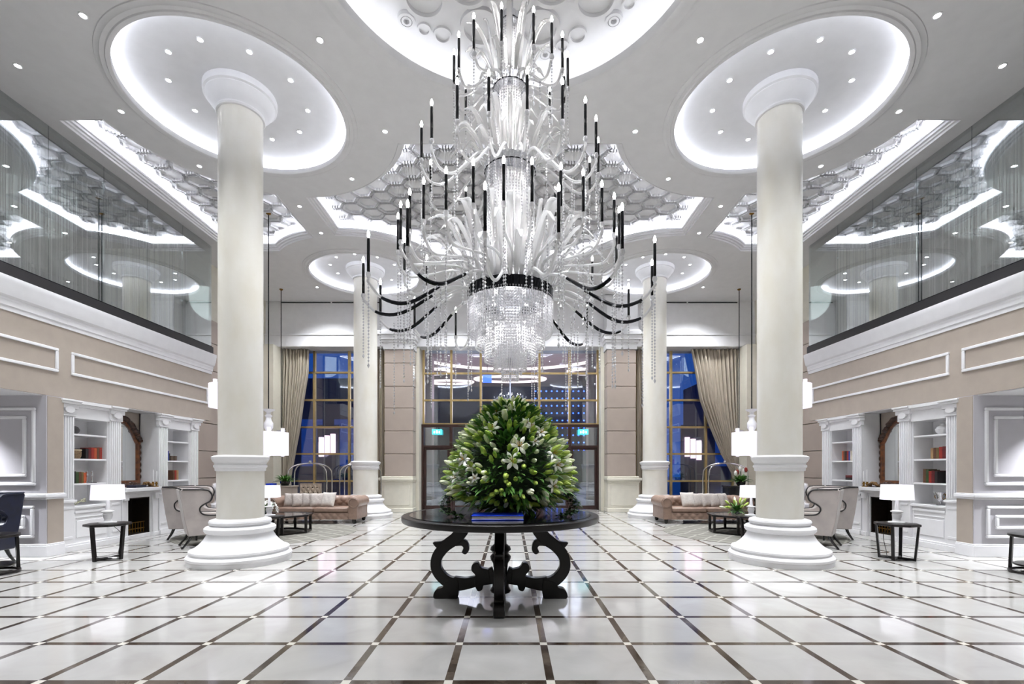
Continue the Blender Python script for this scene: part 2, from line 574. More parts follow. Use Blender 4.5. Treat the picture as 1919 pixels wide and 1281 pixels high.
zt = z + .35
for k in range(12):
    a = 2 * pi * (k + .5) / 12
    for rr, rad, w in ((1.44, .235, .02), (1.82, .09, .016), (1.82, .05, .012), (.98, .26, .02), (.55, .18, .018)):
        if rr == .55 and k % 2: continue
        if rr == .98: a = 2 * pi * k / 12
        else: a = 2 * pi * (k + .5) / 12
        flat_ring(b, x + rr * math.cos(a), y + rr * math.sin(a), rad, w * 1.15, zt - .055, zt)
    a2 = 2 * pi * k / 12
    flat_ring(b, x + 1.74 * math.cos(a2), y + 1.74 * math.sin(a2), .105, .015, zt - .035, zt)
    flat_ring(b, x + 1.80 * math.cos(a2 + .13), y + 1.80 * math.sin(a2 + .13), .075, .013, zt - .03, zt)
b.build('rosette_relief', M['paint'], ceil)


def inside(poly, p):
    c = False
    for (x1, y1), (x2, y2) in zip(poly, poly[1:] + poly[:1]):
        if (y1 > p[1]) != (y2 > p[1]) and p[0] < (x2 - x1) * (p[1] - y1) / (y2 - y1) + x1: c = not c
    return c


def rib(b, p, q, w, z0, z1):
    p, q = Vector(p), Vector(q)
    d = (q - p).normalized(); n = Vector((-d.y, d.x)) * w
    e = d * w * .5
    pts = [p - n - e, q - n + e, q + n + e, p + n - e]
    b.prism([(t.x, t.y) for t in pts], z0, z1)


def lattice(poly, z):
    b = MB()
    lim = offset(poly, -.02)
    hx, hy = .205, .165
    def seg(p, q, w):
        n = 4
        run = [(p[0] + (q[0] - p[0]) * k / n, p[1] + (q[1] - p[1]) * k / n) for k in range(n + 1)]
        for a, c in zip(run, run[1:]):
            if inside(lim, a) and inside(lim, c): rib(b, a, c, w, z - .045, z)
    def hexa(cx, cy, s=1):
        return [(cx - hx * s, cy), (cx - hx * .5 * s, cy - hy * s), (cx + hx * .5 * s, cy - hy * s), (cx + hx * s, cy), (cx + hx * .5 * s, cy + hy * s), (cx - hx * .5 * s, cy + hy * s)]
    xs, ys = [p[0] for p in poly], [p[1] for p in poly]
    dx, dy = .74, .41
    for i in range(-14, 15):
        for j in range(0, 20):
            for ox, oy in ((0, 0), (dx / 2, dy / 2)):
                cx, cy = i * dx + ox + (min(xs) + max(xs)) / 2, min(ys) + j * dy + oy
                if not (min(xs) - .5 < cx < max(xs) + .5 and cy < max(ys) + .4): continue
                h = hexa(cx, cy)
                for p, q in zip(h, h[1:] + h[:1]): seg(p, q, .016)
                # short links to the neighbouring cells
                seg(h[3], (h[3][0] + .07, h[3][1] + .04), .011); seg(h[3], (h[3][0] + .07, h[3][1] - .04), .011)
                seg(h[4], (h[4][0] + .03, h[4][1] + .08), .011); seg(h[5], (h[5][0] - .03, h[5][1] + .08), .011)
    return b


for poly in (P0, P1, P2):
    z = ZC
    b = MB()
    b.border(poly, [(.125, z), (.12, z - .012), (.115, z + .02), (.08, z + .022), (.075, z + .05), (.035, z + .052), (.03, z + .085), (0, z + .088), (0, z + .125), (.17, z + .13), (.2, z + .17), (.2, z + .3)])
    b.build('coffer', M['paint'], ceil, sharp=25)
    t = fill([offset(poly, .2)], z + .3, 'coffer'); t.build('coffer', M['paint'], ceil)
    l = MB(); l.border(poly, [(.05, z + .14), (.05, z + .155), (.12, z + .155), (.12, z + .14), (.05, z + .14)])
    l.build('cove_light', M['ledpanel' if poly is P0 else 'ledside'], ceil)
    lattice(poly, z + .3).build('lattice_relief', M['paint'], ceil)

# ---------------------------------------------------------------- side walls, balcony, glass
for MIR in (1, -1):
    s = W()
    b = MB(); b.box(-12.5, -6, 2.46, -7.08, 11.1, 4.0)
    struct(b, 'wall_' + s, M['taupe'])
    b = MB(); b.box(-12.5, -6, 2.445, -7.09, 10.9, 2.459)
    struct(b, 'ceiling', M['paint'])
    # cornice under the balcony and dark stone kerb under the glass
    prof = [(-7.08, 3.56), (-7.065, 3.56), (-7.06, 3.62), (-7.045, 3.63), (-7.04, 3.68), (-7.03, 3.70), (-7.03, 3.73), (-7.0, 3.76), (-6.975, 3.84), (-6.96, 3.93), (-6.95, 3.96), (-6.95, 4.015), (-7.08, 4.015)]
    b = MB(); o = []
    n = len(prof)
    for yy in (-6, 11.1): o += [(px, yy, pz) for px, pz in prof]
    b.add(o, [(k, (k + 1) % n, n + (k + 1) % n, n + k) for k in range(n)] + [tuple(range(n))[::-1], tuple(range(n, 2 * n))])
    trim(b, M['trim'], sharp=25)
    b = MB(); b.box(-7.2, -6, 4.015, -7.03, 11.1, 4.2)
    trim(b, M['black'])
    # picture-frame mouldings on the fascia
    for y0, y1 in ((-2.2, 1.9), (2.15, 7.33), (7.55, 10.96)):
        b = MB()
        for a, c, d, e in ((y0, y1, 2.84, 2.885), (y0, y1, 3.17, 3.215), (y0, y0 + .045, 2.885, 3.17), (y1 - .045, y1, 2.885, 3.17)):
            b.box(-7.085, a, d, -7.055, c, e)
        trim(b, M['trim'], bevel=.008)
    # glass front of the upper corridor
    w = MB(); w.box(-7.1, -3, 4.2, -7.06, 11.1, 4.225)
    wn = struct(w, 'window_%d' % (1 if MIR > 0 else 2), M['smoke'])
    for k in range(11):
        y1 = 11.1 - .98 * k
        b = MB(); b.box(-7.086, y1 - .976, 4.226, -7.074, y1 - .004, ZC)
        b.build('pane', M['balcony'], wn)
    b = MB(); b.box(-7.7, 11.085, 4.0, -7.1, 11.097, ZC - .03)
    b.build('pane', M['balcony'], wn)
    # upper corridor behind it
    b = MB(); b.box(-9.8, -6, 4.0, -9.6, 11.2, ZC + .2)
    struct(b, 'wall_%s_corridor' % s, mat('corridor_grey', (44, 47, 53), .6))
    b = MB(); b.box(-9.7, 11.12, 4.0, -7.75, 11.22, ZC)
    struct(b, 'wall_%s_corridor_end' % s, M['cream'])
    b = MB()
    for a, c, d, e in ((-9.2, -7.95, 4.5, 4.54), (-9.2, -7.95, 6.1, 6.14), (-9.2, -9.16, 4.54, 6.1), (-7.99, -7.95, 4.54, 6.1)):
        b.box(a, 11.09, d, c, 11.12, e)
    trim(b, M['trim'])
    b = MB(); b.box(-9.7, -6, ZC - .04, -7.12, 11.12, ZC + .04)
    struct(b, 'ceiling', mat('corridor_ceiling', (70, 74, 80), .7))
    b = MB(); b.box(-7.5, -3, 6.33, -7.26, 10.75, 6.55)
    trim(b, M['smoke'])
    b = MB()
    yy = -2.0
    while yy < 10.7:
        wd = RN.choice((.008, .012, .02))
        b.box(-7.385, yy, 4.05, -7.375, yy + wd, 6.34)
        yy += wd + RN.choice((.018, .03, .045, .08))
    tag(b.build('string_curtain', M['string']), 'grey string curtain hanging behind the %s balcony glass' % s, 'curtain', 'string curtains upstairs', 'stuff')
    # recessed wall under the balcony, in front of the bookcases
    b = MB(); b.box(-12.5, 7.1, 0, -7.03, 7.37, 2.45)
    struct(b, 'wall_%s_panelled' % s, M['grey'])
    b = MB(); b.box(-7.06, 7.115, .19, -7.022, 7.37, 2.44)
    struct(b, 'wall_%s_return' % s, M['taupe'])
    def frame(x0, x1, z0, z1, t=.045):
        for a, c, d, e in ((x0, x1, z0, z0 + t), (x0, x1, z1 - t, z1), (x0, x0 + t, z0 + t, z1 - t), (x1 - t, x1, z0 + t, z1 - t)):
            b.box(a, 7.065, d, c, 7.1, e)
    for x1, x0, z0, z1 in ((-7.18, -8.5, 1.08, 2.26), (-7.32, -8.36, 1.21, 2.13), (-7.2, -8.5, .285, .775), (-7.34, -8.36, .42, .635)):
        b = MB(); frame(x0, x1, z0, z1); trim(b, M['trim'], bevel=.01)
    b = MB(); b.box(-12.5, 7.06, .87, -6.995, 7.375, .9); b.box(-12.5, 7.04, .9, -6.975, 7.375, .945); b.box(-12.5, 7.07, .945, -7.0, 7.375, .96)
    trim(b, M['trim'], bevel=.006)
    b = MB(); b.box(-12.5, 7.07, 0, -7.0, 7.375, .17); b.box(-12.5, 7.085, .17, -7.015, 7.375, .195)
    struct(b, 'baseboard_' + s, M['trim'], bevel=.006)
    # wall behind bookcases and fireplace, and on to the window wall
    b = MB(); b.box(-7.8, 7.37, 0, -7.5, 10.66, 2.45)
    struct(b, 'wall_%s_niche' % s, M['taupe'])
    b = MB(); b.box(-7.8, 10.67, 0, -7.42, 11.1, 2.45)
    struct(b, 'wall_%s_end' % s, M['taupe'])
    b = MB(); b.box(-12.5, -6.2, 0, -12.3, 15.6, ZC + .2)
    struct(b, 'wall_%s_outer' % s, M['taupe'])
    b = MB(); b.box(-7.95, 11.1, 0, -7.7, 15.6, ZC)
    struct(b, 'wall_%s_far' % s, M['cream'])
    b = MB()
    for z0, z1 in ((.2, 1.08), (1.1, 1.76), (1.78, 2.46), (2.48, 3.16), (3.18, 3.82), (3.84, 4.53), (4.55, 5.13)):
        b.box(-7.7, 11.4, z0, -7.64, 14.4, z1)
    struct(b, 'wall_%s_stone' % s, M['stone'], bevel=.006)
    b = MB(); b.box(-7.7, 14.4, 0, -7.28, 15.3, 5.15)
    struct(b, 'wall_%s_jamb' % s, M['cream'])
MIR = 1

b = MB(); b.box(-12.5, -6.2, 0, 12.5, -6, ZC + .2)
struct(b, 'wall_front', M['cream'])
# window wall: frieze with moulding and air slot
b = MB(); b.box(-7.75, 14.75, 5.15, 7.75, 15.6, ZC)
struct(b, 'wall_back', M['white'])
b = MB(); b.box(-7.7, 14.70, 5.15, 7.7, 14.76, 5.5); b.box(-7.7, 14.67, 5.5, 7.7, 14.76, 5.55)
trim(b, M['trim'], bevel=.01)
for x0 in (-7.2, -5.6, 4.0, 5.6):
    b = MB(); b.box(x0, 14.735, ZC - .06, x0 + 1.55, 14.76, ZC - .03)
    trim(b, M['smoke'])

# glazing of the end wall
def glazing(name, xs, zs, y, x0, x1, z0, z1, gm):
    fr = MB()
    for xx in xs: fr.box(xx - .035, y - .06, z0, xx + .035, y + .06, z1)
    for zz in zs: fr.box(x0, y - .05, zz - .03, x1, y + .05, zz + .03)
    o = struct(fr, name, M['gold'], bevel=.006)
    cx = [x0] + [q for q in xs if x0 < q < x1] + [x1]
    cz = [z0] + [q for q in zs if z0 < q < z1] + [z1]
    for a, c in zip(cx, cx[1:]):
        for d, e in zip(cz, cz[1:]):
            p = MB(); p.box(a + .036, y - .008, d + .031, c - .036, y + .008, e - .031)
            p.build('pane', gm, o)
    return o


zw = [.914, 1.80, 2.67, 3.55, 4.45, 5.3]
glazing('window_3', [-7.27, -6.38, -5.245, -4.11], [.04] + zw, 15.3, -7.27, -3.7, 0, 5.4, M['glassblue'])
glazing('window_4', [4.11, 5.245, 6.38, 7.27], [.04] + zw, 15.3, 3.7, 7.27, 0, 5.4, M['glassblue'])
glazing('window_5', [-2.8, -1.905, -.95, .95, 1.92, 2.84], [2.76, 3.53, 4.4, 5.24], 15.2, -2.84, 2.86, 2.73, 5.27, M['glassblue'])

# entrance doors below: dark brown frames with clear glass
bays = [(-2.84, -1.905), (-1.905, -.95), (-.95, 0), (0, .95), (.95, 1.92), (1.92, 2.86)]
b = MB()
b.box(-2.88, 15.1, 2.66, 2.9, 15.3, 2.75)
for q in (-2.84, -1.905, -.95, .95, 1.92, 2.86): b.box(q - .05, 15.1, 0, q + .05, 15.3, 2.66)
b.box(-2.8, 15.12, 2.0, -.98, 15.28, 2.07); b.box(.98, 15.12, 2.0, 2.82, 15.28, 2.07)
o = trim(b, M['brownframe'], bevel=.006)
for a, c in ((-2.84, -1.905), (-1.905, -.95), (.95, 1.92), (1.92, 2.86)):
    p = MB(); p.box(a + .05, 15.19, 2.07, c - .05, 15.21, 2.66)
    p.build('pane', M['doorglass'], o)
for i, (a, c) in enumerate(bays):
    fr = MB(); t = .075; zt = 2.0 if abs(a + c) > 1.5 else 2.64
    a1, c1 = a + .052, c - .052
    if a == 0: a1 = .01
    if c == 0: c1 = -.01
    fr.box(a1, 15.16, .01, c1, 15.22, .13); fr.box(a1, 15.16, zt - t, c1, 15.22, zt)
    fr.box(a1, 15.16, .13, a1 + t, 15.22, zt - t); fr.box(c1 - t, 15.16, .13, c1, 15.22, zt - t)
    o = struct(fr, 'door_%d' % (i + 1), M['brownframe'], bevel=.004)
    p = MB(); p.box(a1 + t, 15.18, .13, c1 - t, 15.2, zt - t); p.build('pane', M['doorglass'], o)
    hx = c1 - .035 if i % 2 == 0 else a1 + .035
    h = MB(); h.tube([(hx, 15.16, .75), (hx, 15.10, .78), (hx, 15.10, 1.42), (hx, 15.16, 1.45)], .014)
    h.build('door_handle', M['chrome'], o)

# stone piers either side of the entrance
for MIR in (1, -1):
    s = W()
    t = thing('stone_pier', 'tall taupe stone pier with white capital just %s of the entrance doors' % s, 'pier', (-3.4, 14.75, 0), 0, 'stone piers by the entrance')
    def part(b, n, m, **k):
        b.v = [(x + 3.4, y - 14.75, z) for x, y, z in b.v]
        return b.build(n, m, t, **k)
    b = MB(); b.box(-3.97, 14.22, 0, -2.95, 14.74, .12); b.box(-3.93, 14.26, .12, -2.97, 14.74, .9); b.box(-3.96, 14.23, .9, -2.955, 14.74, .96)
    b.box(-4.0, 14.2, .96, -2.94, 14.74, 1.04); b.box(-3.93, 14.25, 1.04, -2.96, 14.74, 1.09)
    b.box(-3.85, 14.245, .2, -3.06, 14.27, .82)
    part(b, 'pedestal', M['cream'], bevel=.012)
    b = MB()
    zz = [1.09, 1.77, 2.47, 3.17, 3.83, 4.54, 4.96]
    for a, c in zip(zz, zz[1:]): b.box(-3.84, 14.3, a + .012, -2.96, 14.74, c - .012)
    b.box(-3.82, 14.32, 1.09, -2.98, 14.73, 4.96)
    part(b, 'shaft', M['stone'], bevel=.008)
    b = MB(); b.box(-3.87, 14.27, 4.96, -2.93, 14.74, 5.16); b.box(-3.92, 14.22, 5.16, -2.9, 14.66, 5.24); b.box(-3.98, 14.17, 5.24, -2.86, 14.66, 5.38); b.box(-4.02, 14.13, 5.38, -2.83, 14.66, 5.5)
    pr = [(0, 5.5), (.06, 5.56), (.085, 5.66), (.09, 6.0), (.09, 6.3), (.07, 6.42), (.02, 6.5), (.0, ZC - .02)]
    for (d0, z0), (d1, z1) in zip(pr, pr[1:]):
        b.add([(-3.98 + d0, 14.17 + d0, z0), (-2.86 - d0, 14.17 + d0, z0), (-2.86 - d0, 14.74, z0), (-3.98 + d0, 14.74, z0),
               (-3.98 + d1, 14.17 + d1, z1), (-2.86 - d1, 14.17 + d1, z1), (-2.86 - d1, 14.74, z1), (-3.98 + d1, 14.74, z1)],
              [(0, 1, 5, 4), (1, 2, 6, 5), (2, 3, 7, 6), (3, 0, 4, 7)])
    part(b, 'capital', M['white'], bevel=.008)
    b = MB(); b.box(-3.84, 14.75, 0, -2.86, 15.3, 5.15)
    struct(b, 'wall_back_jamb', M['cream'])
    # green-blue exit sign over the outer door
    t = thing('exit_sign', 'lit cyan exit sign hanging in the transom of the %s door' % s, 'sign', (-2.35, 15.05, 2.5), 0, 'exit signs over the doors')
    b = MB(); b.box(-.16, -.02, -.085, .16, .02, .085); b.build('panel', M['exit'], t, bevel=.004)
    b = MB(); b.prism([(-.02, .05), (.02, .05), (.02, 0), (.05, 0), (0, -.05), (-.05, 0), (-.02, 0)], -.024, -.019, 'y')
    b.box(-.1, -.024, -.04, -.07, -.019, .02); b.box(.07, -.024, -.04, .1, -.019, .02)
    b.build('pictogram', M['exitwhite'], t)
    b = MB(); b.tube([(0, 0, .085), (0, 0, .16)], .008); b.build('hanger', M['smoke'], t)
MIR = 1

# ---------------------------------------------------------------- columns
shaft_p = [(.305, .6), (.305, 1.32)]
base_p = [(.67, 0), (.67, .055), (.68, .07), (.68, .1), (.66, .125), (.635, .135), (.63, .15), (.645, .165), (.64, .19), (.6, .205), (.575, .22), (.52, .265), (.465, .33), (.428, .395), (.42, .42), (.445, .43),
          (.462, .455), (.462, .49), (.44, .512), (.39, .52), (.375, .535), (.4, .55), (.405, .575), (.395, .6), (.355, .615), (.318, .625)]
collar_p = [(.31, 1.3), (.325, 1.305), (.33, 1.345), (.345, 1.36), (.345, 1.385), (.33, 1.395), (.335, 1.42), (.355, 1.44), (.372, 1.475), (.372, 1.505), (.34, 1.52), (.3, 1.53)]
cap_p = [(.288, 6.44), (.315, 6.445), (.325, 6.465), (.32, 6.485), (.31, 6.49), (.32, 6.51), (.36, 6.545), (.405, 6.595), (.44, 6.65), (.448, 6.66), (.448, 6.67), (.475, 6.685), (.48, 6.72), (.48, ZC + .184), (.3, ZC + .184)]
for i, (x, y, R) in enumerate(COLS):
    s = 'left' if x < 0 else 'right'
    t = thing('column', ('thick pearl-cream column nearest the camera on the %s' if i < 2 else 'farther cream column on the %s, beside the entrance windows') % s, 'column', (x, y, 0), 0, 'round lobby columns')
    k = 1 if i < 2 else 1.07
    sc = lambda p: [(r * k, z) for r, z in p]
    MB().lathe(sc(base_p), 72).build('base', M['white'], t, sharp=28)
    MB().lathe(sc([(.307, .6), (.307, 1.32)]), 64).build('pedestal', M['shaft'], t)
    MB().lathe(sc(collar_p), 72).build('collar', M['white'], t, sharp=28)
    MB().lathe(sc([(.29, 1.5), (.29, 6.5)]), 64).build('shaft', M['shaft'], t)
    MB().lathe(sc(cap_p), 72).build('capital', M['white'], t, sharp=28)

# ---------------------------------------------------------------- downlights
def make_downlight(label, loc, group):
    t = thing('downlight', label, 'light', loc, 0, group)
    MB().lathe([(.045, .0), (.046, -.005), (.034, -.008), (.03, .0)], 20, closed=True).build('trim_ring', M['white'], t)
    MB().lathe([(.029, -.004), (.001, -.004)], 16).build('lens', M['lens'], t)
    return t


SPOT = bpy.data.lights.new('downlight_beam', 'SPOT')
SPOT.energy = 225; SPOT.spot_size = math.radians(100); SPOT.spot_blend = .9; SPOT.shadow_soft_size = .05; SPOT.color = (.95, .97, 1)


SPOTF = SPOT.copy(); SPOTF.name = 'downlight_beam_far'; SPOTF.energy = 460; SPOTF.spot_size = math.radians(125)
SPOTN = SPOT.copy(); SPOTN.name = 'dome_beam'; SPOTN.energy = 800; SPOTN.spot_size = math.radians(25)


def beam(x, y, z, data=None):
    o = bpy.data.objects.new('downlight_beam', data or SPOT); C.objects.link(o); o.location = (x, y, z - .03)


SPOTR = SPOT.copy(); SPOTR.name = 'ring_beam'; SPOTR.energy = 200; SPOTR.spot_size = math.radians(56); SPOTR.spot_blend = 1
for x, y, R in COLS:
    for k in (0, 2, 5, 8):
        a = math.radians(-90 + 36 * k)
        beam(x + .9 * math.cos(a), y + .9 * math.sin(a), ZC + .18, SPOTR)
proto = None
for x in (-.8, .8):
    beam(x, 3.3, ZC + .33, SPOTN)  # unseen spots, added to light the front of the lilies
    C.objects[-1].rotation_euler = (Vector((0, 4.7, 1.45)) - C.objects[-1].location).to_track_quat('-Z', 'Y').to_euler()
clock = ["six", "half past four", "four", "half past two", "one", "twelve", "eleven", "half past nine", "eight", "half past seven"]
cnames = ['near left', 'near right', 'far left', 'far right']
for i, (x, y, R) in enumerate(COLS):
    for k in range(10):
        a = math.radians(-90 + 36 * k)
        lab = "downlight at %s o'clock in the round coffer of the %s column" % (clock[k], cnames[i]) if 'half' not in clock[k] else "downlight at %s in the round coffer of the %s column" % (clock[k], cnames[i])
        loc = (x + .9 * math.cos(a), y + .9 * math.sin(a), ZC + .185)
        if proto is None:
            proto = make_downlight(lab, loc, 'downlights ringing the columns')
        else:
            dup(proto, loc, 0, lab, 'downlights ringing the columns')
flat = [(-4.95, 5.43, 'closest to the camera beside the near ring coffer'), (-6.42, 6.11, 'near the balcony glass, by the picture edge'), (-2.33, 5.74, 'between the dome and the near ring coffer'),
        (-5.72, 6.89, 'near the corner of the side coffer'), (-1.95, 7.3, 'between the dome and the middle coffer'), (-5.4, 8.14, 'by the curved near edge of the side coffer'),
        (-2.87, 8.5, 'by the curved near edge of the middle coffer'), (-4.22, 9.39, 'in the strip between coffers, nearer one'), (-4.22, 10.46, 'in the strip between coffers, farther one'),
        (-2.5, 10.9, 'by the far curved edge of the middle coffer'), (-5.6, 13.6, 'beyond the far ring, towards the side wall'), (-1.7, 13.2, 'beyond the far ring, towards the entrance')]
for x, y, d in flat:
    for sgn, s in ((1, 'left'), (-1, 'right')):
        dup(proto, (x * sgn, y, ZC), 0, 'ceiling downlight %s, %s' % (s, d), 'downlights in the flat ceiling', 1.1)
        beam(x * sgn, y, ZC, SPOTF if y > 12 else None)
for sgn in (1, -1):
    for x, y in ((-5.8, 3.6), (-3.3, 3.1), (-6.2, 1.6), (-6.0, -.6), (-3.0, 1.0), (-2.6, -2.5), (-5.2, -3.5)): beam(x * sgn, y, ZC)  # beams without fixtures, added to brighten the near floor and ceiling
    for x, y in ((-8.2, 6.55), (-9.6, 6.4), (-8.4, 4.6)):
        S2 = bpy.data.lights.get('soffit_beam') or SPOT.copy()
        S2.name = 'soffit_beam'; S2.energy = 380
        beam(x * sgn, y, 2.43, S2)

# ------------------------------------------------------------------ furniture along the sides
def shift(b, o):
    b.v = [(x - o[0], y - o[1], z - o[2]) for x, y, z in b.v]
    return b


def bookcase(y0, y1, which):
    s = W(); o = (-7.3, (y0 + y1) / 2, 0)
    t = thing('bookcase', 'white built-in bookcase with fluted pilasters on the %s, %s the fireplace' % (s, which), 'bookcase', o, 0, 'white bookcases beside the fireplaces')
    P = lambda b, n, m, **k: shift(b, o).build(n, m, t, **k)
    xb, xf = -7.49, -7.12
    pw = .24
    b = MB(); b.box(xb, y0, 0, xb + .02, y1, 2.44); b.box(xb, y0, 0, xf, y0 + .04, 2.44); b.box(xb, y1 - .04, 0, xf, y1, 2.44)
    b.box(xb, y0 + pw, .0, xf, y0 + pw + .02, 2.2); b.box(xb, y1 - pw - .02, 0, xf, y1 - pw, 2.2); b.box(xb + .01, y0 + .03, 2.16, xf - .01, y1 - .03, 2.3)
    P(b, 'carcass', M['white'])
    for z in (1.09, 1.5, 1.91):
        b = MB(); b.box(xb + .02, y0 + pw + .02, z - .03, xf - .01, y1 - pw - .02, z); P(b, 'shelf', M['white'], bevel=.004)
    for a in (y0 - .003, y1 - pw + .003):
        b = MB(); b.box(xf - .02, a, .82, xf + .03, a + pw, 2.2)
        for k in range(5):
            c = a + .02 + k * (pw - .04) / 4.6
            b.box(xf + .03, c, .86, xf + .05, c + .026, 2.17)
        b.box(xf - .02, a - .012, .79, xf + .065, a + pw + .012, .83)
        b.box(xf - .02, a, .1, xf + .035, a + pw, .79); b.box(xf + .03, a + .04, .2, xf + .045, a + pw - .04, .24); b.box(xf + .03, a + .04, .68, xf + .045, a + pw - .04, .72)
        P(b, 'pilaster', M['white'], bevel=.004)
        b = MB(); b.box(xf - .02, a - .01, 2.18, xf + .06, a + pw + .01, 2.21)
        for z0, z1, d in ((2.21, 2.3, .05), (2.3, 2.37, .08), (2.37, 2.41, .11), (2.41, 2.443, .13)):
            b.box(xf - .02, a - d * .4, z0, xf + d, a + pw + d * .4, z1)
        b.prism([(a + .02 + .1 + .085 * math.cos(q * pi / 8), 2.285 + .06 * math.sin(q * pi / 8)) for q in range(16)], xf + .05, xf + .085, 'x')
        P(b, 'capital', M['white'], bevel=.006)
    b = MB(); b.box(xf - .02, y0 + pw, 2.16, xf + .03, y1 - pw, 2.34); b.box(xf - .02, y0 + pw, 2.34, xf + .06, y1 - pw, 2.39); b.box(xf - .02, y0 + pw, 2.39, xf + .1, y1 - pw, 2.443)
    P(b, 'cornice', M['white'], bevel=.004)
    b = MB(); b.box(xb + .02, y0 + pw + .02, .1, xf, y1 - pw - .02, .7); b.box(xb + .02, y0 + pw - .01, .68, xf + .03, y1 - pw + .01, .72)
    b.box(xf, y0 + pw + .03, .6, xf + .018, y1 - pw - .03, .64); b.box(xf, y0 + pw + .05, .52, xf + .012, y1 - pw - .05, .54)
    b.box(xf, y0 + pw + .06, .2, xf + .014, y1 - pw - .06, .48)
    P(b, 'base_cabinet', M['white'], bevel=.005)
    b = MB(); b.box(xb, y0 - .01, 0, xf + .07, y1 + .01, .09); b.box(xb, y0, .09, xf + .05, y1, .12)
    P(b, 'plinth', M['white'], bevel=.005)


def fireplace(y0, y1):
    s = W(); o = (-7.3, (y0 + y1) / 2, 0); ym = o[1]
    t = thing('fireplace', 'white fireplace with dark firebox and mantel shelf on the %s wall' % s, 'fireplace', o, 0, 'white fireplaces')
    P = lambda b, n, m, **k: shift(b, o).build(n, m, t, **k)
    b = MB(); b.box(-7.49, y0 + .02, 0, -7.12, ym - .27, .86); b.box(-7.49, ym + .27, 0, -7.12, y1 - .02, .86); b.box(-7.49, ym - .27, .78, -7.12, ym + .27, .86); b.box(-7.49, ym - .27, 0, -7.12, ym + .27, .08)
    for a in (y0 + .02, y1 - .16):
        b.box(-7.12, a, .08, -7.09, a + .14, .8); b.box(-7.12, a, 0, -7.07, a + .14, .08); b.box(-7.12, a + .02, .74, -7.05, a + .12, .86)
    P(b, 'surround', M['white'], bevel=.006)
    b = MB(); b.box(-7.48, ym - .27, .08, -7.46, ym + .27, .78); b.box(-7.47, ym - .272, .08, -7.14, ym - .25, .78); b.box(-7.47, ym + .25, .08, -7.14, ym + .272, .78); b.box(-7.47, ym - .26, .76, -7.14, ym + .26, .79)
    b.box(-7.47, ym - .26, .075, -7.14, ym + .26, .09)
    P(b, 'firebox', M['soot'])
    b = MB()
    for k in range(7): b.tube([(-7.2, ym - .2 + k * .066, .1), (-7.2, ym - .2 + k * .066, .3)], .008, 6)
    b.tube([(-7.2, ym - .22, .18), (-7.2, ym + .22, .18)], .01, 6); b.tube([(-7.2, ym - .22, .3), (-7.2, ym + .22, .3)], .01, 6)
    P(b, 'fire_grate', M['brass'])
    b = MB(); b.box(-7.49, y0 + .015, .86, -7.06, y1 - .015, .9); b.box(-7.49, y0 + .015, .9, -7.0, y1 - .015, .97)
    P(b, 'mantel_shelf', M['white'], bevel=.008)
    # ornate mirror standing on the mantel
    m = thing('mirror', 'tall mirror in a carved brown arched frame above the %s fireplace' % s, 'mirror', (-7.47, ym, .972), 0, 'carved frame mirrors')
    w, hh = .43, 1.36

    def outline(e):
        pts = [(-w - e, 0 - e * .3), (w + e, 0 - e * .3), (w + e, .86)]
        for k in range(13):
            a = k / 12
            xx = (w + e) * (1 - a) ** .8 if k < 12 else 0
            zz = .9 + (hh - .9 + e) * math.sin(a * pi / 2) ** 1.3 + (.025 * math.sin(a * 19) if e else 0)
            pts.append((xx, zz))
        left = [(-x, z) for x, z in pts[3:-1]][::-1]
        return pts + left + [(-w - e, .86)]
    inner = [(x * .76, .11 + z * .82) for x, z in outline(0)]
    outer = outline(.0)
    n = min(len(inner), len(outer))
    b = MB(); oo = []
    for x, z in outer: oo.append((-.02, x, z))
    for x, z in outer: oo.append((.03, x, z))
    for x, z in inner: oo.append((.045, x * 1.1, .02 + z * .985))
    for x, z in inner: oo.append((.01, x, z))
    fs = []
    for r in range(3):
        for k in range(n):
            l = (k + 1) % n
            fs.append((r * n + k, r * n + l, (r + 1) * n + l, (r + 1) * n + k))
    b.add(oo, fs); b.build('frame', M['wood'], m)
    b = MB(); b.prism([(x * 1.02, z) for x, z in inner], 0, .012, 'x'); b.build('mirror_glass', M['mirror'], m)
    b = MB()
    for k in range(26):
        a = k / 25 * 2 - 1
        x = w * a * .95; zz = .93 + (hh - .95) * math.cos(a * pi / 2) ** 1.1
        b.ball((.035 + RN.random() * .015, x, zz - .01), .045 + RN.random() * .025, 8, 6, (.6, 1.2, .75))
    for k in range(9): b.ball((.04, w * (k / 4 - 1) * .85, .06 + .02 * math.cos(k * 2)), .05, 8, 6, (.6, 1.2, .7))
    for sd in (-1, 1):
        for k in range(6): b.ball((.03, sd * w * .98, .2 + k * .12), .03, 8, 6, (.7, .7, 1.6))
    b.build('carving', mat('carved_dark', (70, 44, 30), .4, var=.3, scale=20), m)
    # mantel dressing
    for k, (yy, hgt) in enumerate(((9.29, .24), (9.38, .21))):
        c = thing('candlestick', 'white candle in a short brass holder on the %s mantel, %s' % (s, ('next to the mirror', 'at the far end')[k]), 'candle', (-7.08, yy, .972), 0, 'mantel candles')
        MB().lathe([(.035, 0), (.036, .012), (.012, .025), (.02, .05), (.028, .07), (.016, .08), (.022, .1), (.0, .1)], 16).build('holder', M['brass'], c)
        MB().lathe([(.012, .1), (.011, .1 + hgt), (.0, .1 + hgt)], 12).build('candle', M['white'], c)
    c = thing('figurine', 'small ornate gilt figurine in front of the mirror on the %s mantel' % s, 'ornament', (-7.1, 9.16, .972), 0)
    b = MB()
    for k in range(10): b.ball(((k % 3 - 1) * .02, (k / 9 - .5) * .2, .03 + .05 * math.sin(k / 9 * pi)), .03, 8, 6)
    b.build('body', mat('gilt_bronze', (122, 90, 52), .35, .6, var=.3, scale=30), c)
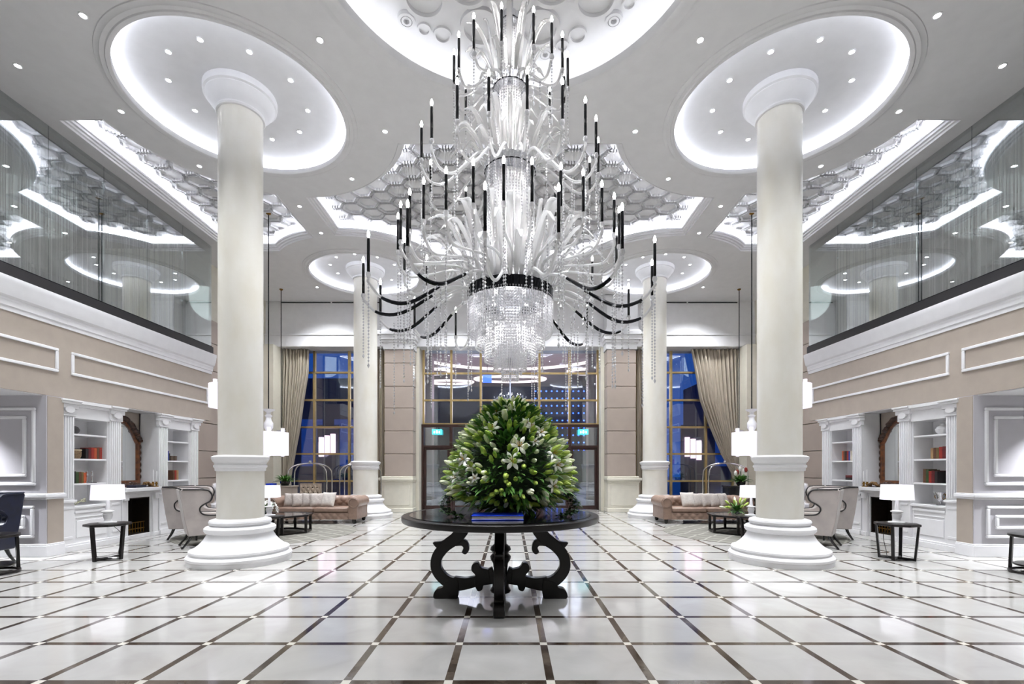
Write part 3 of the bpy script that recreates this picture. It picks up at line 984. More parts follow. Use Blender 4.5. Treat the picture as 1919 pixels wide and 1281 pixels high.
    MB().box(-.04, -.12, 0, .04, .12, .015).build('base', M['soot'], c)
    if MIR > 0:
        c = MB(); c.box(-.09, -.13, 0, .09, .13, .05)
        x = c.build('box', M['navy'], None, bevel=.004); x.location = (-7.12, 8.93, .972)
        tag(x, 'dark blue flat box on the left mantel shelf below the mirror', 'box')


COLN = {'red': (150, 40, 28), 'dark red': (96, 22, 24), 'brown': (96, 62, 40), 'olive': (108, 92, 52), 'black': (28, 22, 22), 'green': (52, 76, 40), 'blue': (30, 50, 140), 'white': (222, 214, 196), 'orange': (186, 84, 44), 'tan': (164, 132, 92)}
BM = {}


def book(color, h, w, loc, label, grp, lying=False):
    """standing book, spine to the room"""
    if color not in BM: BM[color] = mat('book_' + color.replace(' ', '_'), COLN[color], .5, var=.15, scale=9)
    t = thing('book', label, 'book', loc, 0, grp)
    d = .19
    b = MB()
    if not lying:
        b.box(-d / 2, -w / 2, 0, d / 2, -w / 2 + .004, h); b.box(-d / 2, w / 2 - .004, 0, d / 2, w / 2, h)
        b.box(d / 2 - .006, -w / 2, 0, d / 2 + .004, w / 2, h)
        b.box(d / 2 + .003, -w / 2 - .0005, h * .78, d / 2 + .006, w / 2 + .0005, h * .8); b.box(d / 2 + .003, -w / 2 - .0005, h * .2, d / 2 + .006, w / 2 + .0005, h * .22)
        b.build('cover', BM[color], t, bevel=.002)
        MB().box(-d / 2 + .006, -w / 2 + .004, .006, d / 2 - .006, w / 2 - .004, h - .006).build('pages', M['page'], t)
    else:
        b.box(-d / 2, -h / 2, 0, d / 2, h / 2, .004); b.box(-d / 2, -h / 2, w - .004, d / 2, h / 2, w); b.box(d / 2 - .006, -h / 2, 0, d / 2 + .004, h / 2, w)
        b.build('cover', BM[color], t, bevel=.002)
        MB().box(-d / 2 + .006, -h / 2 + .006, .004, d / 2 - .006, h / 2 - .006, w - .004).build('pages', M['page'], t)


def row(y, z, items, where):
    """items: (colour, height, width); first = nearest the camera"""
    n = len(items)
    seen = {}
    for k, (c, h, w) in enumerate(items):
        y += w / 2
        cnt = [i for i, q in enumerate(items) if q[0] == c]
        if len(cnt) == 1: what = 'only %s book' % c
        else: what = '%s %s book from the camera' % (('first', 'second', 'third', 'fourth')[cnt.index(k)], c)
        book(c, h, w, (-7.24, y, z), what + ' on the ' + where, 'books on the ' + where)
        y += w / 2 + .002


def vase(name, label, cat, loc, prof, m, part='body'):
    t = MB().lathe(prof, 28).build(name, m)
    t.location = (loc[0] * MIR, loc[1], loc[2])
    return tag(t, label, cat)


for MIR in (1, -1):
    s = W()
    bookcase(7.385, 8.535, 'near side of')
    bookcase(9.465, 10.64, 'far side of')
    fireplace(8.54, 9.46)
MIR = 1
Zs = (.722, 1.092, 1.502, 1.912)
# left near bookcase
vase('vase', 'dark grey rounded stone vase on the top shelf of the left near bookcase', 'vase', (-7.25, 7.78, Zs[3]), [(.04, 0), (.075, .03), (.08, .07), (.06, .11), (.03, .13), (.025, .13), (.0, .12)], mat('grey_stone', (84, 82, 84), .6, var=.2))
t = thing('basket', 'small brown woven basket left of the red books on the middle shelf', 'basket', (-7.22, 7.765, Zs[2]))
MB().lathe([(.07, 0), (.085, .04), (.09, .1), (.08, .14), (.074, .14), (.08, .1), (.0, .02)], 20).build('body', mat('wicker', (142, 116, 84), .7, var=.35, scale=60, bump=.5), t)
b = MB(); b.tube([(.085 * math.cos(k), .085 * math.sin(k), .14) for k in [2 * pi * q / 20 for q in range(20)]], .01, 6, True); b.build('rim', mat('pale_wicker', (196, 180, 150), .7), t)
row(7.885, Zs[2], [('black', .17, .05), ('dark red', .175, .05), ('red', .19, .055), ('orange', .185, .05), ('brown', .19, .05), ('red', .2, .05)], 'middle shelf of the left near bookcase')
row(7.66, Zs[1], [('black', .2, .045), ('green', .19, .05), ('brown', .19, .045), ('olive', .185, .04), ('orange', .175, .045)], 'lower shelf of the left near bookcase')
t = thing('figurine', 'pair of small silver figures beside books on the lower shelf', 'ornament', (-7.2, 8.02, Zs[1]))
b = MB()
for yy in (-.05, .05):
    b.lathe([(.03, 0), (.03, .01), (.008, .03), (.008, .1), (.02, .13), (.012, .16), (.022, .19), (.0, .21)], 12, (0, yy, 0))
b.build('body', M['chrome'], t); MB().box(-.05, -.09, -.001, .05, .09, .008).build('base', M['soot'], t)
# left far bookcase
vase('vase', 'small white jar on the top shelf of the left far bookcase', 'vase', (-7.25, 9.82, Zs[3]), [(.05, 0), (.07, .05), (.06, .11), (.03, .14), (.02, .16), (.0, .16)], M['white'])
row(9.76, Zs[2], [('blue', .2, .05), ('navy' if 0 else 'black', .15, .03)], 'middle shelf of the left far bookcase')
for k, yy in enumerate((9.93, 10.03)):
    b = MB(); b.box(-.06, -.04, 0, .06, .04, .1); b.box(-.063, -.043, .08, .063, .043, .09); o = b.build('box', mat('bronze_box', (92, 76, 64), .4, .3), None, bevel=.004); o.location = (-7.22, yy, Zs[2])
    tag(o, 'small bronze-brown box %s the blue book on the left far bookcase' % ('nearest', 'second from')[k], 'box', 'small boxes in the left far bookcase')
row(9.92, Zs[1], [('brown', .2, .055), ('red', .2, .05), ('tan', .205, .06)], 'lower shelf of the left far bookcase')
MIR = -1
vase('vase', 'round white lidded vase on the top shelf of the right near bookcase', 'vase', (-7.25, 7.85, Zs[3]), [(.05, 0), (.09, .04), (.1, .08), (.07, .13), (.03, .15), (.03, .17), (.015, .185), (.0, .19)], M['white'])
row(7.68, Zs[2], [('dark red', .2, .06), ('red', .195, .06), ('olive', .185, .05), ('brown', .185, .05), ('tan', .18, .05)], 'middle shelf of the right near bookcase')
row(7.83, Zs[1], [('black', .2, .05), ('dark red', .21, .06), ('red', .2, .05), ('green', .225, .05), ('brown', .235, .055)], 'lower shelf of the right near bookcase')
t = thing('trophy_vase', 'silver and bronze flared vase on the counter of the right near bookcase', 'vase', (-7.2, 7.84, Zs[0]))
MB().lathe([(.06, 0), (.06, .012), (.015, .03), (.013, .06), (.05, .11), (.055, .15), (.09, .22), (.085, .22), (.05, .15), (.0, .09)], 20).build('body', M['chrome'], t)
b = MB()
for sd in (-1, 1): b.tube(spline([(0, sd * .05, .1), (0, sd * .1, .13), (0, sd * .085, .19), (0, sd * .06, .2)], 12), .007, 6)
b.build('handle', M['brass'], t)
vase('vase', 'small pale grey jar on the top shelf of the right far bookcase', 'vase', (-7.25, 9.76, Zs[3]), [(.04, 0), (.06, .04), (.055, .1), (.03, .13), (.0, .13)], mat('pale_stone', (186, 184, 184), .5))
row(9.78, Zs[2], [('white', .2, .06), ('blue', .2, .045), ('red', .2, .05), ('black', .2, .05), ('brown', .2, .045), ('orange', .21, .04)], 'middle shelf of the right far bookcase')
for k, c in enumerate(('black', 'dark red')):
    book(c, .26, .05, (-7.24, 9.85, Zs[1] + k * .0505), '%s book lying %s on the lower shelf of the right far bookcase' % (c, ('underneath', 'on top')[k]), 'lying books in the right far bookcase', True)
MIR = 1
t = thing('dried_flowers', 'low spray of pale dried flowers on the counter of the left near bookcase', 'flowers', (-7.22, 7.78, Zs[0]))
b = MB()
for k in range(16):
    a = RN.random() * 6.28; q = RN.random()
    b.tube(spline([(0, 0, .01), (.05 * math.cos(a), .08 * math.sin(a) * q, .05), (.07 * math.cos(a), .16 * math.sin(a), .05 + .08 * q)], 5), .004, 5)
    b.ball((.07 * math.cos(a), .16 * math.sin(a), .05 + .08 * q), .015, 6, 5)
b.build('stems', mat('dried', (206, 204, 178), .7, var=.2), t)


# ------------------------------------------------------------------ tables and lamps
def side_table(label, loc, rz=0, r=.28, h=.53, shelf=False, grp='round black side tables', legs=4):
    t = thing('side_table', label, 'table', loc, rz, grp)
    MB().lathe([(r - .03, h - .035), (r, h - .03), (r, h), (r - .012, h + .004), (0, h + .004)], 8 if not shelf else 40).build('tabletop', M['dark'], t, bevel=.003)
    for k in range(legs):
        a = 2 * pi * (k + .5) / legs
        c, s_ = math.cos(a), math.sin(a)
        b = MB(); rt, rb = r - .03, r * (.74 if not shelf else .96)
        pt, pb = Vector((c * rt, s_ * rt, h - .03)), Vector((c * rb, s_ * rb, .0))
        w = Vector((-s_, c, 0)) * .02; e = Vector((c, s_, 0)) * .014
        b.add([pb - w - e, pb + w - e, pb + w + e, pb - w + e, pt - w - e, pt + w - e, pt + w + e, pt - w + e],
              [(0, 3, 2, 1), (4, 5, 6, 7), (0, 1, 5, 4), (1, 2, 6, 5), (2, 3, 7, 6), (3, 0, 4, 7)])
        b.build('leg', M['dark'], t)
    b = MB()
    if shelf:
        b.lathe([(r - .06, .1), (r - .05, .105), (r - .05, .125), (0, .125)], 40)
        b.build('lower_shelf', M['dark'], t)
        b = MB(); b.lathe([(r * .9, .012), (r, .012), (r, .04), (r * .9, .04)], 40, closed=True); b.build('foot_ring', M['dark'], t)
    else:
        rb = r * .74
        for k in range(2):
            a = 2 * pi * (k + .5) / 4
            b.v += []
            c, s_ = math.cos(a) * rb, math.sin(a) * rb
            b.tube([(-c, -s_, .018), (c, s_, .018)], .018, 4)
        b.build('stretcher', M['dark'], t)
    return t


def table_lamp(label, loc, sw=.205, grp='white table lamps', zs=1.0):
    t = thing('table_lamp', label, 'lamp', loc, 0, grp)
    MB().lathe([(.105, 0), (.105, .018), (.05, .028), (.04, .05), (.055, .09), (.06, .13), (.045, .15), (.075, .16), (.078, .175), (.03, .19), (.028, .2), (.022, .3), (.02, .34), (0, .34)], 28).build('base', M['white'], t)
    b = MB(); b.lathe_open([(sw, .345), (sw * .985, .35), (sw * .93, .56), (sw * .93, .565)], 40); b.lathe_open([(sw - .006, .345), (sw * .93 - .006, .565)], 40)
    b.build('lamp_shade', M['shade'], t, sharp=60)
    b = MB(); b.ball((0, 0, .44), .035, 12, 8); b.build('bulb', M['bulb2'], t)
    b = MB()
    for k in range(3): b.tube([(0, 0, .35), (math.cos(k * 2.1) * (sw - .008), math.sin(k * 2.1) * (sw - .008), .352)], .003, 5)
    b.tube([(0, 0, .34), (0, 0, .42)], .008, 6); b.build('harp', M['chrome'], t)


M['bulb2'] = emit('lamp_bulb', (255, 250, 246), 5)
for MIR in (1, -1):
    s = W()
    x = 5.95 if MIR > 0 else 5.72
    side_table('small black open-frame side table under the %s table lamp near the bookcase' % s, (-x, 6.93, 0), .71 if MIR > 0 else .1)
    table_lamp('white table lamp with drum shade on the side table before the %s bookcase' % s, (-x, 6.93, .535))
    b = MB(); b.tube(spline([(.02, .05, .5), (.1, .12, .35), (.08, .1, .12), (.12, .0, .02), (.05, -.14, .012)], 24), .004, 6)
    b.build('lamp_cord', M['black']).location = (-x * MIR, 6.93, 0.0)
    o = C.objects[-1]; tag(o, 'thin black lamp cord hanging below the %s side table' % s, 'cord')
    # lamp table by the seating group, half hidden behind the near column
    side_table('dark side table half hidden behind the %s near column, carrying a lamp' % s, (-4.5, 8.75, 0), .5, .26, .45)
    table_lamp('lit table lamp peeking out behind the %s near column' % s, (-4.5, 8.75, .455), .2, 'lamps by the columns')
    # dark round table at the picture edge
    side_table('dark round side table with lower shelf cut by the %s picture edge' % s, (-6.62 if MIR > 0 else -6.73, 5.92, 0), .35, .31, .5, True, 'round tables at the picture edges')

# ------------------------------------------------------------------ wing chairs
def wing_chair(label, loc, rz, m=None, pipe=None, tuft=False, grp='grey wing chairs'):
    m = m or M['velvet']; pipe = pipe or M['black']
    t = thing('wing_chair', label, 'armchair', loc, rz, grp)
    # side profile (y forward negative, z): S-curved wing running into a low arm
    front = spline([(0, .10, .985), (0, .0, .965), (0, -.055, .88), (0, -.03, .79), (0, .06, .735), (0, .115, .68), (0, .11, .61), (0, .05, .56), (0, -.08, .545), (0, -.24, .545), (0, -.3, .53)], 40)
    fr = [(p.y, p.z) for p in front]
    poly = fr + [(-.31, .23), (.27, .21), (.33, .5), (.39, .97), (.36, .99)]
    for sd in (-1, 1):
        b = MB()
        fl = lambda z: .04 * max(0, (z - .3)) / .7
        n = len(poly)
        oi = [(sd * (.255 + fl(z)), y, z) for y, z in poly]; oo = [(sd * (.335 + fl(z)), y, z) for y, z in poly]
        fs = [tuple(range(n)), tuple(range(n, 2 * n))[::-1]] + [(k, n + k, n + (k + 1) % n, (k + 1) % n) for k in range(n)]
        if sd < 0: fs = [q[::-1] for q in fs]
        b.add(oi + oo, fs)
        b.build('wing_arm', m, t, bevel=.015, sharp=50)
        b = MB(); pp = [(sd * (.338 + fl(z)), y - .004, z) for y, z in [(.36, .992)] + fr]
        b.tube(pp, .012, 6); b.build('piping', pipe, t)
    b = MB(); b.tube([(-.34, .375, .992), (.34, .375, .992)], .012, 6); b.build('piping', pipe, t)
    # inner back, seat
    def back(u, v):
        x = (u - .5) * .54; z = .44 + v * .545
        y = .2 + (z - .44) * .16
        d = .02 * abs(math.sin(u * pi * 4 + (1 if int(v * 5) % 2 else 0) * pi / 2)) * abs(math.sin(v * pi * 5)) if tuft else .03 * math.sin(u * pi) * math.sin(v * pi)
        return (x, y - d - .02, z)
    b = MB(); b.grid(back, 24, 20)
    b.add([(-.31, .2, .25), (.31, .2, .25), (.31, .28, .22), (-.31, .28, .22), (-.33, .36, .99), (.33, .36, .99), (.33, .4, .975), (-.33, .4, .975)],
          [(0, 3, 2, 1), (4, 5, 6, 7), (0, 1, 5, 4), (1, 2, 6, 5), (2, 3, 7, 6), (3, 0, 4, 7)])
    b.build('backrest', m, t, sharp=50)
    if tuft:
        b = MB()
        for i in range(4):
            for j in range(4): b.ball(((i - 1.5 + (.25 if j % 2 else -.25)) * .13, .18 + j * .022, .5 + j * .12), .014, 8, 6)
        b.build('buttons', pipe, t)
    b = MB(); b.box(-.26, -.3, .22, .26, .24, .36); b.build('seat_base', m, t, bevel=.02)
    b = MB(); b.box(-.255, -.32, .36, .255, .2, .46); b.build('seat_cushion', M['linen'] if not tuft else m, t, bevel=.04)
    for sx in (-1, 1):
        b = MB()
        if tuft:
            b.tube(spline([(sx * .27, -.26, .24), (sx * .3, -.29, .18), (sx * .28, -.27, .08), (sx * .31, -.31, .0)], 10), [.035, .036, .036, .034, .03, .026, .022, .02, .02, .024, .028], 8)
        else:
            b.tube([(sx * .26, -.25, .23), (sx * .265, -.265, .0)], [.024, .015], 8)
        b.build('leg', M['blackgloss'], t)
        b = MB(); b.tube(spline([(sx * .26, .22, .23), (sx * .265, .27, .12), (sx * .27, .36, .0)], 8), [.026, .025, .024, .022, .021, .02, .018, .017, .016], 8); b.build('leg', M['blackgloss'], t)
    return t


for MIR in (1, -1):
    s = W()
    wing_chair('grey velvet wing chair with black piping closest behind the %s near column' % s, (-5.32, 8.18, 0), math.radians(129), None, None, False)
    wing_chair('grey velvet wing chair nearest the %s fireplace, its pale inner back showing' % s, (-6.0, 8.95, 0), math.radians(80), None, None, False)
    wing_chair('pale grey wing chair farthest from the camera by the end of the %s bookcase' % s, (-6.45, 10.85, 0), math.radians(20), mat('silver_velvet', (196, 194, 198), .7, sheen=.3), M['velvet'], False, 'far pale chairs')
MIR = 1
wing_chair('navy blue tufted wing chair cut by the left picture edge', (-7.28, 6.3, 0), math.radians(10), M['navy'], M['navy'], True, None)

# ------------------------------------------------------------------ seating group
def sofa(label, loc):
    t = thing('chesterfield_sofa', label, 'sofa', loc, 0, 'tufted taupe sofas')
    w2 = 1.08

    def tuftz(u, v, nu, nv):
        a, b_ = u * nu, v * nv
        return abs(math.sin((a + b_) * pi)) ** .6 * abs(math.sin((a - b_) * pi)) ** .6
    b = MB()
    def bk(u, v):
        a = -.5 * pi * .55 + v * (pi * 1.2)         # rolled top
        x = (u - .5) * (2 * w2 - .3)
        if v < .55:
            q = v / .55; y, z, nx = .24 - .05 * q + .02, .32 + .2 * q, 1
        else:
            q = (v - .55) / .45; y, z = .33 - .12 * math.cos(q * pi * 1.05), .53 + .11 * math.sin(q * pi * 1.05); 
        d = .028 * tuftz(u, v, 9, 2.5)
        return (x, y - d * (1 if v < .75 else .2), z)
    b.grid(bk, 120, 30)
    b.box(-w2 + .1, .3, .1, w2 - .1, .44, .53)
    b.build('backrest', M['leather'], t, sharp=60)
    b = MB()
    for k in range(9):
        for j in range(2): b.ball((-.86 + (k + .5 * j) * .2, .235 - .02 * j, .40 + j * .12), .014, 8, 6)
    b.build('buttons', M['leather'], t)
    for sd in (-1, 1):
        b = MB(); xa = sd * (w2 - .12)
        b.box(xa - .1, -.42, .1, xa + .1, .42, .5)
        b.tube([(xa + sd * .02, -.43, .5), (xa + sd * .02, .4, .51)], .135, 24)
        b.build('arm', M['leather'], t, bevel=.012, sharp=50)
        b = MB(); b.tube([(xa + sd * .02 + .105 * math.cos(a), -.437, .5 + .105 * math.sin(a)) for a in [2 * pi * k / 24 for k in range(24)]], .012, 6, True)
        b.tube([(xa - sd * .09, -.425, .14), (xa - sd * .09, -.425, .43)], .01, 6); b.build('piping', M['leather'], t)
    for sd in (-1, 1):
        b = MB(); b.box(sd * .005, -.4, .26, sd * (w2 - .23), .22, .385); b.build('seat_cushion', M['leather'], t, bevel=.035)
    b = MB()
    def ft(u, v):
        return ((u - .5) * (2 * w2 - .42), -.40 - .02 * tuftz(u, v, 10, 1), .1 + v * .16)
    b.grid(ft, 90, 10); b.box(-w2 + .15, -.39, .1, w2 - .15, .3, .26)
    b.build('base', M['leather'], t, sharp=60)
    for sx in (-1, 1):
        for sy in (-.36, .36):
            MB().lathe([(.03, 0), (.045, .03), (.05, .1), (0, .1)], 14, (sx * (w2 - .1), sy, 0)).build('foot', M['dark'], t)


def cushion(label, loc, rz, tilt, m, grp, sz=.36):
    b = MB()
    def top(sg):
        def fn(u, v):
            a, c = u * 2 - 1, v * 2 - 1
            pinch = 1 - .07 * (1 - abs(a * c)) * (abs(a) ** 4 + abs(c) ** 4)
            h = .075 * ((1 - a ** 4) * (1 - c ** 4)) ** .5 * sg
            return (a * sz / 2 * pinch, h + .006 * math.sin(a * 9 + c * 5) * (1 - abs(a)) * (1 - abs(c)), c * sz / 2 * pinch + sz / 2)
        return fn
    b.grid(top(1), 14, 14); b.grid(top(-1), 14, 14)
    o = b.build('cushion', m, None, sharp=70)
    o.location = (loc[0] * MIR, loc[1], loc[2]); o.rotation_euler = (tilt, 0, rz * MIR)
    tag(o, label, 'cushion', grp)


M['ribbed'] = mat('pleated_linen', (192, 184, 178), .8, var=.16, scale=26, stretch=(1, 1, 4), bump=.3)
for MIR in (1, -1):
    s = W()
    t = MB(); t.lathe([(1.7, 0), (1.7, .006), (0, .007)], 90); o = t.build('rug', M['rug']); o.location = (-4.95 * MIR, 9.7, 0.001)
    tag(o, 'round grey-green patterned rug under the %s coffee table' % s, 'rug')
    sofa('tufted taupe leather sofa facing the %s coffee table, in front of the far column' % s, (-4.72, 11.6, .012))
    xs = [-5.36, -5.14, -4.92, -4.7, -4.46] if MIR > 0 else [-4.36, -4.62, -4.84, -5.06, -5.26]
    for k, x in enumerate(xs):
        big = (MIR < 0 and k == 0) or (MIR > 0 and k == 4)
        pos = ['first', 'second', 'third', 'fourth', 'fifth'][k]
        cushion('%s cushion on the %s sofa, %s from the left' % ('plain pale linen' if big else 'grey pleated', s, pos), (x, 11.45 - (.05 if big else .02 * (k % 2)), .402), math.radians((-12, 8, -6, 10, -14)[k] + (0 if big else 22) * (-1 if MIR < 0 else 1)), math.radians(-20), M['linen'] if big else M['ribbed'], 'cushions on the %s sofa' % s, .37 if big else .34)
    # octagonal coffee table
    t = thing('coffee_table', 'dark octagonal coffee table with glass top on the %s round rug' % s, 'table', (-4.88, 9.72, .014), .2, 'dark coffee tables')
    oct_ = [(.72 * math.cos(2 * pi * (k + .5) / 8) * 1.05, .62 * math.sin(2 * pi * (k + .5) / 8)) for k in range(8)]
    b = MB(); b.border(oct_, [(-.1, .335), (0, .335), (0, .37), (-.1, .37), (-.1, .335)]); b.build('top_frame', M['dark'], t, sharp=20)
    b = MB(); b.prism(offset(oct_, -.09), .355, .366); b.build('glass_top', M['tableglass2'] if 'tableglass2' in M else M['blackgloss'], t)
    for k in range(8):
        p = offset(oct_, -.05)[k]
        b = MB(); b.box(p[0] - .025, p[1] - .025, 0, p[0] + .025, p[1] + .025, .336); b.build('leg', M['dark'], t, bevel=.004)
    b = MB(); b.border(offset(oct_, -.05), [(-.025, .0), (.025, 0), (.025, .03), (-.025, .03), (-.025, 0)]); b.build('base_rail', M['dark'], t, sharp=20)


# ------------------------------------------------------------------ lilies
def petal_mesh():
    b = MB()
    for k in range(6):
        a = 2 * pi * k / 6
        def fn(u, v):
            l = u; w = .5 * math.sin(min(1, u * 1.15 + .05) * pi) ** .8 * .34
            r = .1 + .9 * l; z = .55 * l - .55 * l ** 3
            y = (v - .5) * 2 * w
            x = r
            z += -.25 * (v - .5) ** 2
            return (x * math.cos(a) - y * math.sin(a), x * math.sin(a) + y * math.cos(a), z)
        b.grid(fn, 6, 4)
    return b


def bud_prof(): return [(.0, 0), (.009, .01), (.016, .035), (.0205, .065), (.019, .09), (.011, .118), (.0, .13)]


BUDW = MB().lathe(bud_prof(), 8).mesh('lily_bud', M['bud']); BUDG = MB().lathe(bud_prof(), 8).mesh('lily_bud', M['lime'])
PETAL = petal_mesh().mesh('lily_bloom', M['petal'], 60)
b = MB()
for k in range(6): b.tube([(0, 0, 0), (.16 * math.cos(k + .4), .16 * math.sin(k + .4), .42)], .018, 5); b.ball((.17 * math.cos(k + .4), .17 * math.sin(k + .4), .44), .045, 6, 5, (1, 1, .6))
STAMEN = b.mesh('stamens', M['pollen'])


def leafblade(b, p, d, L, w, droop=.3):
    d = Vector(d).normalized(); side = d.cross(Vector((0, 0, 1)))
    if side.length < .01: side = Vector((1, 0, 0))
    side.normalize(); n = side.cross(d)
    o = []
    for i in range(5):
        u = i / 4
        c = Vector(p) + d * L * u - Vector((0, 0, 1)) * droop * L * u * u
        ww = w * math.sin(min(.98, u * .9 + .08) * pi)
        o += [c - side * ww + n * ww * .3, c, c + side * ww + n * ww * .3]
    fs = []
    for i in range(4):
        for j in range(2): fs.append((i * 3 + j, i * 3 + j + 1, i * 3 + j + 4, i * 3 + j + 3))
    b.add(o, fs)


def q_to(d): return Vector(d).to_track_quat('Z', 'Y')


# small arrangements on the coffee tables
for MIR in (1, -1):
    s = W()
    fl = thing('flower_arrangement', ('low bunch of open white lilies on the left coffee table' if MIR > 0 else 'yellow-green lily buds in a glass bowl on the right coffee table'), 'flowers', (-5.0 if MIR > 0 else -4.62, 9.55, .386))
    MB().lathe([(.09, 0), (.11, .05), (.12, .1), (.112, .1), (.1, .05), (.0, .01)], 24).build('bowl', M['tableglass'], fl)
    b = MB()
    for k in range(60):
        a = RN.random() * 6.28; e = RN.random() * 1.1
        leafblade(b, (0, 0, .08), (math.cos(a) * math.cos(e), math.sin(a) * math.cos(e), math.sin(e) + .1), .2 + .12 * RN.random(), .018)
    b.build('foliage', M['leaf'], fl, kind='stuff')
    for k in range(16):
        a = 2 * pi * k / 16 * 2.4; e = .1 + 1.2 * (k / 16)
        d = Vector((math.cos(a) * math.cos(e) * 1.25, math.sin(a) * math.cos(e), math.sin(e)))
        p = Vector((0, 0, .08)) + d * (.2 if MIR > 0 else .17)
        if MIR > 0: inst('lily_bloom', PETAL, fl, p, q_to(d), (.085,) * 3)
        else: inst('lily_bud', BUDG if k % 3 else BUDW, fl, p, q_to(d), (1.1,) * 3)

# ------------------------------------------------------------------ pendants, carts, planters, drapes behind
def pendant(label, loc, ztop, zs, r, hs, rod_to, grp='white drum pendants'):
    t = thing('pendant_lamp', label, 'lamp', (loc[0], loc[1], rod_to), 0, grp)
    zz = lambda z: z - rod_to
    b = MB(); b.lathe([(.0, 0), (.05, 0), (.05, -.02), (.02, -.04), (0, -.04)][::-1], 20); b.build('canopy', M['brass'], t)
    b = MB(); b.tube([(0, 0, -.02), (0, 0, zz(ztop))], .012, 8); b.build('rod', M['smoke'], t)
    MB().lathe([(.0, 0), (.03, 0), (.07, .06), (.05, .08), (.09, .14), (.095, .24), (.06, .3), (.05, .36), (.08, .4), (.04, .43), (.045, .48), (.12, .52), (.13, .54), (0, .54)], 24, (0, 0, zz(ztop) - .54)).build('stem', M['white'], t)
    b = MB(); b.lathe_open([(r, zz(zs)), (r, zz(zs + hs))], 48); b.lathe_open([(r - .008, zz(zs)), (r - .008, zz(zs + hs))], 48); b.build('lamp_shade', M['shade'], t)
    for k in range(4):
        a = 2 * pi * k / 4 + .5
        MB().lathe([(.03, 0), (.036, .02), (.04, .12), (.0, .12)], 14, (r * .7 * math.cos(a), r * .7 * math.sin(a), zz(zs + hs) - .02)).build('candle_cup', M['shade'], t)
        MB().lathe([(.0, -.03), (.035, -.02), (.035, .05), (0, .05)], 12, (r * .7 * math.cos(a), r * .7 * math.sin(a), zz(zs))).build('glass_cup', M['shade'], t)
    b = MB(); b.ball((0, 0, zz(zs + hs / 2)), .05, 12, 8); b.build('bulb', M['bulb2'], t)
    b = MB()
    for k in range(3): b.tube([(0, 0, zz(zs + hs) - .03), (math.cos(k * 2.1) * r, math.sin(k * 2.1) * r, zz(zs + hs) - .03)], .005, 5)
    b.tube([(0, 0, zz(ztop) - .5), (0, 0, zz(zs + .1))], .012, 6); b.build('spider', M['chrome'], t)


